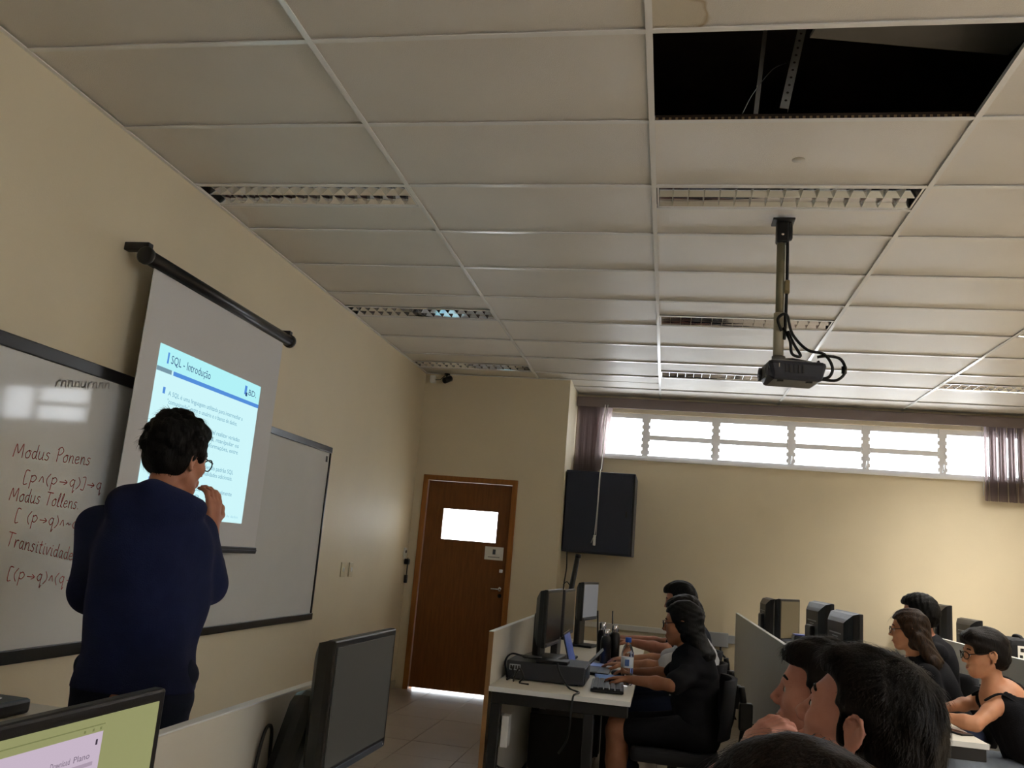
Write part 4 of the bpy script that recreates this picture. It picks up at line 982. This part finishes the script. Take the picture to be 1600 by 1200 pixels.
def head_prims(fd, H, C, s=1.0, ear=True, fine=False):
    """skull, face and ears; H = rotation, C = centre"""
    T = lambda p: C + H @ (np.array(p) * s)
    fd.ell(T((-.012, 0, .035)), np.array((.098, .076, .086)) * s, H, .02)
    fd.ell(T((.030, 0, -.030)), np.array((.062, .057, .082)) * s, H, .03)
    fd.ell(T((.066, 0, -.094)), np.array((.022, .024, .020)) * s, H, .025)
    for q in (-1, 1):
        fd.cap(T((-.004, q * .054, -.052)), .017 * s, T((.058, q * .018, -.096)), .015 * s, .025)
        fd.ell(T((.062, q * .040, -.022)), np.array((.020, .022, .020)) * s, H, .02)
    fd.cap(T((.080, -.030, .022)), .012 * s, T((.080, .030, .022)), .012 * s, .018)
    for q in (-1, 1): fd.ell(T((.096, q * .031, .001)), np.array((.016, .017, .012)) * s, H, .012, 'd')
    for q in (-1, 1):
        fd.ell(T((.0765, q * .031, .001)), np.array((.0142, .0145, .0138)) * s, H, .004)
        fd.ell(T((.0935, q * .032, .000)), np.array((.017, .0130, .0064)) * s, H, .001, 'd')
    fd.cap(T((.086, 0, .014)), .007 * s, T((.110, 0, -.027)), .0095 * s, .012)
    for q in (-1, 1): fd.ell(T((.101, q * .012, -.034)), np.array((.010, .007, .007)) * s, H, .008)
    fd.cap(T((.090, -.019, -.061)), .007 * s, T((.090, .019, -.061)), .007 * s, .008)
    fd.cap(T((.088, -.016, -.073)), .008 * s, T((.088, .016, -.073)), .008 * s, .008)
    fd.cap(T((.101, -.021, -.0665)), .0028 * s, T((.101, .021, -.0665)), .0028 * s, .003, 'd')
    if ear:
        for q in (-1, 1):
            e = lambda x, y, z: T((-.008 + x, q * (.074 + y), -.006 + z))
            fd.ell(e(0, .004, 0), np.array((.017, .006, .028)) * s, H @ rotm(q * -.35, .15), .008)
            hel = [e(.012, .002, .0), e(.013, .008, .018), e(.004, .014, .030), e(-.010, .017, .027), e(-.018, .017, .010), e(-.016, .014, -.010), e(-.006, .009, -.026), e(.004, .005, -.032)]
            fd.chain(hel, [.0035 * s, .004 * s, .0045 * s, .0045 * s, .0045 * s, .0045 * s, .006 * s, .006 * s], .004)
            if fine:
                fd.ell(e(.001, .014, .004), np.array((.009, .006, .015)) * s, H @ rotm(q * -.35, .15), .005, 'd')
                fd.cap(e(-.006, .012, -.012), .003 * s, e(-.009, .013, .012), .003 * s, .004)
    return T

def hand_prims(fd, wrist, d, nrm, side=1, curl=.5, s=1.0, thumb=.6):
    """palm and five fingers from a wrist, pointing along d, palm facing nrm"""
    w = np.array(wrist, float); d = np.array(d, float); d /= np.linalg.norm(d); nrm = np.array(nrm, float); nrm -= d * (nrm @ d); nrm /= np.linalg.norm(nrm)
    a = np.cross(d, nrm) * side
    for q in (-.026, -.009, .009, .026): fd.cap(w + a * q * .55 * s + d * .01, .014 * s, w + d * .082 * s + a * q * s, .0105 * s, .012)
    L = [.060, .074, .080, .070]; off = [-.029, -.0095, .010, .029]
    for q in range(4):
        p = w + d * .085 * s + a * off[3 - q] * s; ang = 0.
        for g in range(3):
            ang += curl * (.55 if g == 0 else .8) * (1 + .08 * q); l = L[q] * s * (.45, .32, .23)[g]
            n_ = p + (d * math.cos(ang) + nrm * math.sin(ang)) * l
            fd.cap(p, (.0092 - .0008 * g) * s, n_, (.0086 - .0009 * g) * s, .005); p = n_
    p = w + d * .022 * s + a * .024 * s; dirs = [d * .55 + a * .75 + nrm * .25, d * .8 + a * .35 + nrm * thumb * .6, d * .85 + a * .05 + nrm * thumb]
    for g in range(3):
        v = dirs[g] / np.linalg.norm(dirs[g]); n_ = p + v * (.042, .034, .026)[g] * s; fd.cap(p, (.014, .011, .010)[g] * s, n_, (.011, .0102, .0082)[g] * s, .008); p = n_
    return p

def strands(hair_o, C, H, crown, n, length, m, parent, seed, lift=.004, width=.0011, down=0.0, zmin=None):
    """thin tapered hair strands lying over the hair, flowing away from the crown"""
    g = np.random.default_rng(seed); me = hair_o.data; nv = len(me.vertices)
    co = np.empty(nv * 3, np.float32); me.vertices.foreach_get('co', co); co = co.reshape(-1, 3)
    no = np.empty(nv * 3, np.float32); me.vertex_normals.foreach_get('vector', no); no = no.reshape(-1, 3)
    pick = g.choice(nv, min(n, nv), replace=False); V = []; Fq = []
    cr = H @ np.array(crown) + C
    for i in pick:
        p = co[i].astype(float); nn = no[i].astype(float); fl_ = p - cr; fl_[2] -= down; fl_ -= nn * (fl_ @ nn); ln = np.linalg.norm(fl_)
        if ln < 1e-4: continue
        q_ = H.T @ (p - C)
        if (q_[0] > .015 and q_[2] < .085) or (abs(q_[1]) > .05 and -.045 < q_[0] < .06 and q_[2] < .06): continue
        fl_ = fl_ / ln + g.normal(size=3) * .22; fl_ -= nn * (fl_ @ nn); fl_ /= np.linalg.norm(fl_); sd = np.cross(nn, fl_)
        L = length * g.uniform(.6, 1.3); lf = lift * g.uniform(.3, 1.2); b0 = len(V)
        for k in range(4):
            t = k / 3; q = p - nn * .001 + fl_ * L * t + nn * lf * math.sin(t * 2.2) - nn * (L * t) ** 2 * 3.5
            w = width * (1 - .85 * t); V += [q - sd * w, q + sd * w]
        Fq += [(b0 + 2 * k, b0 + 2 * k + 1, b0 + 2 * k + 3, b0 + 2 * k + 2) for k in range(3)]
    me2 = bpy.data.meshes.new('hair_strands'); me2.from_pydata([tuple(v) for v in V], [], Fq); me2.update()
    me2.polygons.foreach_set('use_smooth', np.ones(len(me2.polygons), bool))
    o = link('hair_strands', me2, m, parent); o['kind'] = 'stuff'; return o

def unit(v): v = np.array(v, float); return v / np.linalg.norm(v)
def person(label, face, pelvis, head, hrot=(0, 0, 0), sex='m', h=.008, arms=None, legs=None, skin_m=None, hair_m=None, hair='short', shirt=None, sleeve='short',
           trousers=None, shoe=None, glasses=None, stand=False, hs=1.0, fine=False, strand=0, hands=True, brow=True, extra=None, neckline=.0, tank=False, hem=None, seed=1, chair=None, lean=.0, hair_below=None, sleeve_frac=.6, hback=.10):
    """all joints in room coordinates; face = heading angle of the chest; hrot = head yaw (absolute), pitch, roll"""
    P = np.array(pelvis, float); HC = np.array(head, float); B = rotm(face); fw, lf = B[:, 0], B[:, 1]; up = np.array((0, 0, 1.))
    H = rotm(*hrot); f_ = .86 if sex == 'f' else 1.0; sw = .158 if sex == 'f' else .180
    N = HC + H @ np.array((-.030, 0, -.10)) * hs + up * -.06; N = N * .65 + (HC + np.array((0, 0, -.17)) - fw * .05) * .35
    W = P * .62 + N * .38 - fw * lean; Ch = P * .28 + N * .72 - fw * (.02 + lean * .6)
    root = (float(P[0]), float(P[1]), 0.0)
    t = thing('person', label, 'person', root)
    shp = {}
    for sd, key in ((1, 'L'), (-1, 'R')): shp[key] = N - up * .075 + lf * sd * sw - fw * .015
    if arms: 
        for key in arms:
            if 'shoulder' in arms[key]: shp[key] = np.array(arms[key]['shoulder'], float)
    arms = arms or {}
    for key, sd in (('L', 1), ('R', -1)):
        a = dict(arms.get(key, {})); S = shp[key]
        a.setdefault('elbow', S + fw * .10 - up * .27 + lf * sd * .04); a.setdefault('wrist', np.array(a['elbow']) + fw * .22 + up * .02 - lf * sd * .06)
        a['elbow'] = np.array(a['elbow'], float); a['wrist'] = np.array(a['wrist'], float)
        a.setdefault('hd', a['wrist'] - a['elbow']); a.setdefault('hn', -up); a.setdefault('curl', .35); arms[key] = a
    lg = {}
    for key, sd in (('L', 1), ('R', -1)):
        hip = P + lf * sd * .085
        if stand: knee = np.array((hip[0], hip[1], .50)) + lf * sd * .02 + fw * .02; ank = np.array((knee[0], knee[1], .09)) - fw * .02
        else: knee = P + fw * .42 + lf * sd * .10; knee[2] = .52; ank = knee - fw * .02; ank[2] = .095
        if legs and key in legs: knee, ank = [np.array(v, float) for v in legs[key]]
        lg[key] = (hip, knee, ank, ank + fw * .15 - up * (ank[2] - .035))
    pts = [P, HC] + [a[k] for a in arms.values() for k in ('elbow', 'wrist')] + [q for l in lg.values() for q in l]
    lo, hi = np.min(pts, 0) - .24, np.max(pts, 0) + .24; lo[2] = max(lo[2], -.0)
    tor = [(P, (.115 * f_ + .01, .165, .125)), (W, (.098 * f_, .140 * f_, .13)), (Ch, (.112 * f_ + (.01 if sex == 'f' else 0), .165 * f_, .165))]
    def torso(fd, g=0., k=.06):
        ax = unit(N - P); R = np.stack([unit(fw - ax * (fw @ ax)), lf, ax], 1)
        for c, r in tor: fd.ell(c, np.array(r) + g, R, k)
        fd.cap(P, .11 * f_ + g, Ch, .115 * f_ + g, k); fd.cap(shp['L'] - lf * .03, .052 * f_ + g, shp['R'] + lf * .03, .052 * f_ + g, k)
        fd.cap(N - up * .05, .075 * f_ + g, Ch, .10 * f_ + g, k)
    # ---- body
    fd = Field(lo, hi, h); torso(fd)
    fd.cap(HC + H @ np.array((-.022, 0, -.075)) * hs, .053 * f_, N - up * .03, .060 * f_, .03)
    for key, sd in (('L', 1), ('R', -1)):
        a = arms[key]; S = shp[key]
        fd.cap(S, .050 * f_, S * .4 + a['elbow'] * .6, .043 * f_, .03).cap(S * .4 + a['elbow'] * .6, .043 * f_, a['elbow'], .037 * f_, .02)
        m_ = a['elbow'] * .65 + a['wrist'] * .35; fd.cap(a['elbow'], .037 * f_, m_, .039 * f_, .02).cap(m_, .039 * f_, a['wrist'], .025 * f_, .02)
        if hands: hand_prims(fd, a['wrist'], a['hd'], a['hn'], sd if 'side' not in a else a['side'], a['curl'], .92 if sex == 'f' else 1.0)
        hip, knee, ank, toe = lg[key]
        fd.cap(hip, .082, knee, .056, .03).cap(knee, .054, knee * .65 + ank * .35, .054, .02).cap(knee * .65 + ank * .35, .054, ank, .036, .02)
        fd.cap(ank, .036, toe, .03, .02)
    T = head_prims(fd, H, HC, hs, True, fine)
    body = field_obj(fd, 'body', skin_m, t, root)
    # ---- clothes
    if shirt:
        g = .012
        fs = Field(lo, hi, max(h, .007)); torso(fs, g)
        for key in ('L', 'R'):
            a = arms[key]; S = shp[key]; E = a['elbow']
            if tank: continue
            if sleeve == 'short': fs.cap(S, .058 * f_ + g * .6, S + (E - S) * sleeve_frac, .052 * f_ + g, .03)
            else:
                q = a.get('cuff', .85); cu = E + (a['wrist'] - E) * q
                fs.cap(S, .060 * f_ + g, E, .048 * f_ + g * 1.6, .03).cap(E, .048 * f_ + g * 1.6, cu, .036 * f_ + g * 1.2, .02)
        fs.cap(N + up * .10, .055 * f_, N - up * .03 + fw * .02, (.062 + neckline) * f_, .015, 'd')
        if tank:
            fs.ell(N + fw * .06 - up * .0, (.10, .11, .13), B, .02, 'd')
            for key in ('L', 'R'): fs.cap(shp[key] + up * .1, .075, shp[key] - up * .06, .06, .02, 'd')
        if extra == 'hoodie':
            fs.ell(N - fw * .085 - up * .005, (.075, .135, .075), B @ rotm(0, -.25), .03)
            fs.chain([N - fw * .05 + lf * .115 + up * .0, N - fw * .115 + up * .035, N - fw * .05 - lf * .115 + up * .0], [.032, .04, .032], .03)
            fs.chain([N + lf * .105 - up * .0, N + fw * .075 - up * .04, N - lf * .105], [.026, .024, .026], .02)
            fs.cap(P - up * .06, .145, Ch, .14, .06)
            fs.ell(P - up * .07, (.14, .185, .11), B, .05); fs.ell(W, (.135, .175, .2), B, .06)
            for key, sd in (('L', 1), ('R', -1)):
                a = arms[key]; fs.cap(shp[key], .068, a['elbow'], .060, .03); E = a['elbow']; fs.cap(E, .060, E + (a['wrist'] - E) * a.get('cuff', .5), .05, .02)
        fs.wrinkle(.0065 if extra == 'hoodie' else .003, 20 if extra == 'hoodie' else 26, seed)
        if hem: fs.below(hem)
        field_obj(fs, 'hoodie' if extra == 'hoodie' else ('tank_top' if tank else 'shirt'), shirt, t, root)
    if tank:
        for key, sd in (('L', 1), ('R', -1)):
            q0 = N - up * .05 + lf * sd * .085
            MB().tube(smooth_curve([tuple(Ch + up * .07 + fw * .118 + lf * sd * .075 - P * (1, 1, 0)), tuple(N - up * .055 + fw * .075 + lf * sd * .095 - P * (1, 1, 0)), tuple(N - up * .018 + lf * sd * .092 - P * (1, 1, 0)), tuple(N - up * .06 - fw * .085 + lf * sd * .09 - P * (1, 1, 0)), tuple(Ch + up * .06 - fw * .12 + lf * sd * .07 - P * (1, 1, 0))], 6), .006, 6).build('strap', shirt, t)
    if trousers:
        ft_ = Field(lo, hi, max(h, .008)); ft_.ell(P - up * .02, (.13, .178, .13), B, .04)
        for key in ('L', 'R'):
            hip, knee, ank, toe = lg[key]; short = trousers[1]
            ft_.cap(hip, .094, hip + (knee - hip) * (.8 if short else 1), .070, .04)
            if not short: ft_.cap(knee, .070, knee * .08 + ank * .92, .055, .03)
        ft_.wrinkle(.003, 24, seed + 3); ft_.above(P[2] + .10)
        field_obj(ft_, 'trousers', trousers[0], t, root)
    for key in ('L', 'R'):
        hip, knee, ank, toe = lg[key]; fz = Field(np.minimum(ank, toe) - .09, np.maximum(ank, toe) + .09, .008)
        fz.cap((ank[0], ank[1], .05), .047, toe + (0, 0, .008), .038, .03).cap(ank + (0, 0, .0), .045, (ank[0], ank[1], .05), .047, .02)
        fz.below(.004); field_obj(fz, 'shoe', shoe or M_BLACK, t, root)
    # ---- hair
    rc = np.array(root)
    if hair:
        lo_h, hi_h = HC - .20, HC + .20
        if hair_below: lo_h = lo_h - (.1, .1, hair_below)
        fh = Field(lo_h, hi_h, min(h, .006)); E = lambda p, r, k=.02, op='u', R=H: fh.ell(T(p), np.array(r) * hs, R, k, op)
        if hair == 'curly':
            E((-.020, 0, .050), (.102, .090, .094)); E((-.035, 0, .005), (.083, .086, .085)); E((.03, 0, .095), (.07, .07, .045))
            fh.box(T((.115, 0, -.06)), np.array((.085, .12, .105)) * hs, H, .03, .015, 'd')
            for q in (-1, 1): fh.box(T((.030, q * .10, -.055)), np.array((.05, .04, .06)) * hs, H, .015, .01, 'd')
            fh.box(T((-.02, 0, -.16)), np.array((.2, .2, .085)) * hs, H, .02, .02, 'd')
            gg = np.random.default_rng(5)
            for _ in range(330):
                v = unit(gg.normal(size=3)); p = np.array((-.022, 0, .045)) + v * (.098, .086, .096)
                if p[2] < -.055 or (p[0] > .045 and p[2] < .06) or (p[2] < -.0 and p[0] > -.01): continue
                E(p * (1.03, 1.03, 1.03), np.array((.014, .014, .014)) * gg.uniform(.8, 1.35), .004)
        elif hair in ('short', 'crop'):
            th = .015 if hair == 'crop' else .018
            E((-.012, 0, .035), (.098 + th, .076 + th * .9, .086 + th)); E((-.045, 0, -.005), (.068 + th, .070 + th * .6, .085))
            E((.022, 0, .092), (.074, .064, .036 if hair == 'short' else .028), .03)
            fh.box(T((.135, 0, -.035)), np.array((.088, .13, .105)) * hs, H @ rotm(0, -.12), .02, .010, 'd')
            for q in (-1, 1):
                fh.box(T((.066, q * .10, -.065)), np.array((.050, .05, .085)) * hs, H @ rotm(0, .1), .012, .008, 'd')
                fh.ell(T((-.006, q * .082, -.012)), np.array((.023, .022, .036)) * hs, H, .006, 'd')
            fh.box(T((0, 0, -.150)), np.array((.2, .2, .07)) * hs, H @ rotm(0, -.22), .02, .02, 'd')
        elif hair == 'pixie':
            E((-.014, 0, .040), (.116, .094, .100)); E((-.055, 0, -.005), (.072, .082, .085)); E((.045, .01, .085), (.068, .078, .045), .03); E((.07, .03, .06), (.03, .045, .03), .02)
            fh.box(T((.150, 0, -.045)), np.array((.085, .13, .100)) * hs, H, .03, .012, 'd')
            for q in (-1, 1): fh.box(T((.058, q * .10, -.07)), np.array((.055, .055, .075)) * hs, H, .015, .01, 'd'); fh.ell(T((-.006, q * .085, -.015)), np.array((.022, .025, .034)) * hs, H, .006, 'd')
            fh.box(T((0, 0, -.165)), np.array((.2, .2, .075)) * hs, H @ rotm(0, -.15), .02, .02, 'd')
        elif hair == 'long':
            E((-.012, 0, .038), (.112, .092, .098)); E((-.04, 0, -.02), (.085, .090, .11))
            Lb = hair_below or .2
            for q in np.linspace(-1, 1, 7):
                c0 = T((-.045 - .03 * (1 - q * q), q * .078, -.03)); c2 = c0 + np.array((0, 0, -Lb)) - fw * hback + lf * q * .02; c1 = (c0 + c2) / 2 - fw * hback * .25 + lf * q * .02
                fh.chain([c0, c1, c2], [.036, .034, .018], .02)
            fh.box(T((.140, 0, -.05)), np.array((.085, .13, .115)) * hs, H, .03, .02, 'd')
            for q in (-1, 1): fh.box(T((.075, q * .085, -.10)), np.array((.045, .05, .10)) * hs, H, .02, .015, 'd')
            fh.cap(N + fw * .06, .05, HC + fw * .03 - up * .12, .05, .01, 'd')
        fh.wrinkle(.0018, 70, seed)
        ho = field_obj(fh, 'hair', hair_m, t, root)
        if strand: strands(ho, HC - rc, H, (-.05, 0, .13), strand, .032 if hair != 'long' else .06, hair_m, t, seed, down=.0 if hair != 'long' else .12)
    # ---- face details
    eyes = mat('eye_white', (228, 222, 216), .15); iris = mat('iris_dark', (38, 24, 18), .08)
    for q in (-1, 1):
        sp_ = MB().lathe([(.0118 * math.sin(a) + 1e-5, -.0118 * math.cos(a)) for a in np.linspace(0, PI, 9)], (0, 0, 0), 12)
        ctr = T((.0755, q * .031, .001)) - rc
        sp_.v = [tuple(ctr + np.array(v) * hs) for v in sp_.v]; eo = sp_.build('eye', eyes, t)
        ir = MB().lathe([(.0062 * hs, .0), (.0058 * hs, .0012), (.001, .0016)], (0, 0, 0), 12, 'x'); ir.v = [tuple(ctr + H @ (np.array(v) + (.0108 * hs, 0, 0))) for v in ir.v]; ir.build('iris', iris, eo)
        if brow: 
            bz = [T((.088, q * .014, .024)), T((.089, q * .028, .031)), T((.080, q * .046, .026))]
            MB().tube(smooth_curve([tuple(p - rc) for p in bz], 4), [.0022, .003, .0036, .0042, .0042, .004, .0036, .003, .0018], 6).build('eyebrow', hair_m, t)
        lp_ = MB().tube([tuple(T((.0945, -.018, -.0655)) - rc), tuple(T((.0985, 0, -.0665)) - rc), tuple(T((.0945, .018, -.0655)) - rc)], [.002, .0036, .002], 6) if q == 1 else None
        if lp_: lp_.build('lips', mat('lip', (150, 82, 78), .45), t)
    if glasses:
        gl = MB()
        for q in (-1, 1):
            rim = [T((.108 - .010 * abs(math.cos(a)) * (q * math.cos(a) > 0), q * .033 + .025 * math.cos(a), .000 + .019 * math.sin(a))) - rc for a in np.linspace(0, 2 * PI, 17)]
            gl.tube([tuple(p) for p in rim], .0022, 6, False)
            gl.tube([tuple(T((.100, q * .058, .006)) - rc), tuple(T((.05, q * .078, .010)) - rc), tuple(T((-.012, q * .082, .010)) - rc), tuple(T((-.028, q * .08, -.008)) - rc)], .0022, 6)
        gl.tube([tuple(T((.109, -.009, .003)) - rc), tuple(T((.112, 0, .006)) - rc), tuple(T((.109, .009, .003)) - rc)], .002, 6)
        gl.build('glasses', glasses, t)
    if chair: office_chair(chair, float(P[0] + fw[0] * .11), float(P[1] + fw[1] * .11), face)
    return t

SK_A = skin('tan', (186, 130, 104), (170, 112, 88)); SK_B = skin('pink', (208, 152, 134), (190, 128, 112)); SK_C = skin('warm', (200, 146, 112), (186, 128, 96)); SK_D = skin('brown', (164, 112, 84), (148, 98, 72))
HR_BLK = hair_mat('black', (8, 7, 7), (14, 12, 11), .6); HR_DKB = hair_mat('dark_brown', (13, 10, 9), (24, 18, 15), .5); HR_BRN = hair_mat('brown', (28, 19, 14), (62, 44, 30), .5); HR_UMB = hair_mat('umber', (18, 12, 10), (36, 25, 19), .55)
GL_BLK = mat('glasses_frame', (16, 16, 18), .25)
JEANS = cloth('denim', (128, 136, 148)); DKJ = cloth('dark_denim', (30, 36, 56)); BLKC = cloth('black', (20, 20, 24)); NAVY = cloth('navy', (30, 36, 68)); WHT = cloth('white', (210, 212, 216)); GRYJ = cloth('grey_jersey', (120, 124, 126))
SNK = mat('sneaker', (30, 30, 34), .6)

# presenter standing with his back to the camera
hp = PD(277, 716, 2.80); pe = np.array((hp[0] - .03, hp[1] + .01, .93))
person('standing presenter in a navy hoodie seen from behind, right hand raised', 1.84, pe, hp, (1.30, .10, .0), h=.006, stand=True,
       arms={'R': dict(shoulder=PD(302, 835, 2.80), elbow=PD(318, 908, 2.86), wrist=PD(331, 822, 2.92), hd=unit((-.12, .10, 1.0)), hn=(-.9, .2, .1), curl=.55, cuff=.30),
             'L': dict(shoulder=PD(160, 830, 2.72), elbow=PD(146, 925, 2.74), wrist=PD(190, 930, 2.96), curl=.6, cuff=.9)},
       skin_m=SK_A, hair_m=HR_BLK, hair='curly', shirt=NAVY, sleeve='long', extra='hoodie', hem=.895, trousers=(DKJ, False), shoe=SNK, glasses=GL_BLK, hs=1.0, strand=1500)

# middle row
person('woman with long black hair and glasses in a black shirt at the middle desk', PI, (2.80, 4.98, .55), PD(1066, 975, 4.80), (PI - .12, .08, 0), 'f', .008,
       arms={'L': dict(elbow=(2.66, 4.74, .80), wrist=(2.43, 4.86, .79), hd=(-1, .35, -.05), curl=.4), 'R': dict(elbow=(2.66, 5.22, .80), wrist=(2.46, 5.28, .785), hd=(-1, .2, -.05), curl=.4)},
       skin_m=SK_D, hair_m=HR_BLK, hair='long', hair_below=.26, shirt=BLKC, sleeve='short', sleeve_frac=.85, trousers=(BLKC, True), shoe=SNK, glasses=GL_BLK, chair='black office chair under the woman with long black hair', hs=.97, seed=4)
person('person in a white t-shirt mostly hidden behind the long-haired woman', PI, (2.80, 5.72, .55), (2.73, 5.70, 1.10), (PI - .1, .25, 0), 'm', .009,
       arms={'L': dict(elbow=(2.60, 5.50, .80), wrist=(2.38, 5.56, .785), hd=(-1, .2, -.05)), 'R': dict(elbow=(2.62, 5.94, .80), wrist=(2.40, 5.92, .785), hd=(-1, -.1, -.05))},
       skin_m=SK_C, hair_m=HR_DKB, hair='crop', shirt=WHT, sleeve_frac=.8, trousers=(DKJ, False), shoe=SNK, chair='black office chair under the person in white', seed=6)
person('young man with thick dark hair in a dark t-shirt, farthest in the middle row', PI, (2.82, 6.50, .57), PD(1062, 938, 6.2), (PI - .05, .22, 0), 'm', .008,
       arms={'L': dict(elbow=(2.63, 6.22, .84), wrist=(2.38, 6.30, .86), hd=(-1, .1, .05)), 'R': dict(elbow=(2.63, 6.68, .84), wrist=(2.38, 6.60, .86), hd=(-1, 0, .05))},
       skin_m=SK_A, hair_m=HR_BLK, hair='short', shirt=cloth('dark_slate', (34, 36, 46)), trousers=(DKJ, False), shoe=SNK, chair='black office chair farthest along the middle row', seed=7)

# row behind the grey partition
person('short-haired woman with glasses in a dark tank top, elbows on the desk', PI, (4.50, 5.02, .52), PD(1538, 1022, 4.36), (PI + .05, .12, 0), 'f', .007,
       arms={'L': dict(shoulder=PD(1578, 1084, 4.30), elbow=PD(1524, 1132, 4.16), wrist=PD(1478, 1120, 4.22), hd=(-1, .2, 0)), 'R': dict(elbow=PD(1520, 1098, 4.50), wrist=PD(1476, 1106, 4.42), hd=(-1, -.1, 0))},
       skin_m=SK_C, hair_m=HR_DKB, hair='pixie', shirt=BLKC, tank=True, trousers=(JEANS, False), shoe=SNK, glasses=GL_BLK, chair='black office chair under the short-haired woman', hs=.97, seed=9)
person('woman with long brown hair and glasses in a black top, seen in profile', PI, (4.36, 5.76, .55), PD(1420, 985, 5.20), (PI - .25, .05, 0), 'f', .008,
       arms={'L': dict(elbow=(4.16, 5.56, .80), wrist=(3.96, 5.62, .78)), 'R': dict(elbow=(4.16, 5.98, .80), wrist=(3.96, 5.92, .78))},
       skin_m=SK_C, hair_m=HR_BRN, hair='long', hair_below=.28, shirt=BLKC, sleeve='long', trousers=(DKJ, False), shoe=SNK, glasses=GL_BLK, chair='black office chair under the brown-haired woman', hs=.98, seed=11, strand=1500)
person('person with thick black hair half hidden behind the brown-haired woman', PI, (4.50, 6.55, .57), PD(1436, 960, 5.95), (PI - .5, .1, 0), 'm', .009,
       arms={'L': dict(elbow=(4.36, 6.36, .82), wrist=(4.12, 6.42, .79)), 'R': dict(elbow=(4.36, 6.80, .82), wrist=(4.12, 6.72, .79))},
       skin_m=SK_A, hair_m=HR_BLK, hair='short', shirt=BLKC, trousers=(DKJ, False), shoe=SNK, hs=1.06, chair='black office chair farthest behind the grey partition', seed=13)

# foreground neighbours
h1 = PD(1350, 1134, 1.38)
person('young man with cropped black hair, large in the foreground, looking at the screen', 2.6, (h1[0] + .12, h1[1] - .10, .57), h1, (2.62, -.30, -.05), 'm', .005, hs=.93,
       skin_m=SK_B, hair_m=HR_DKB, hair='crop', shirt=GRYJ, trousers=(DKJ, False), shoe=SNK, fine=True, strand=7000, chair='black office chair under the foreground man', seed=15,
       arms={'L': dict(elbow=(2.62, 1.02, .80), wrist=(2.42, 1.16, .79)), 'R': dict(elbow=(2.74, 1.60, .80), wrist=(2.50, 1.62, .79))})
h2 = PD(1284, 1088, 2.08)
person('man with dark hair resting his chin on his hand, behind the foreground man', PI - .1, (h2[0] + .17, h2[1] + .03, .57), h2, (2.95, -.10, 0), 'm', .006,
       skin_m=SK_B, hair_m=HR_DKB, hair='short', shirt=BLKC, trousers=(DKJ, False), shoe=SNK, fine=True, strand=3000, seed=17, chair='black office chair under the man with his chin on his hand',
       arms={'L': dict(elbow=(2.60, h2[1] - .15, .80), wrist=PD(1162, 1182, 1.96), hd=unit((.55, .1, .75)), hn=(.7, .3, -.5), curl=.75), 'R': dict(elbow=(2.62, h2[1] + .22, .80), wrist=(2.42, h2[1] + .12, .79))})
h3 = PD(1238, 1368, .88)
person('person with brown hair whose head top fills the bottom edge', PI - .3, (h3[0] + .14, h3[1] - .02, .53), h3, (PI - .6, .15, 0), 'f', .006,
       skin_m=SK_B, hair_m=HR_UMB, hair='long', hair_below=.2, shirt=BLKC, trousers=(DKJ, False), shoe=SNK, strand=6000, seed=19, chair='black office chair under the person at the bottom edge',
       arms={'L': dict(elbow=(2.58, .66, .80), wrist=(2.38, .72, .79)), 'R': dict(elbow=(2.58, 1.06, .80), wrist=(2.38, 1.0, .79))})
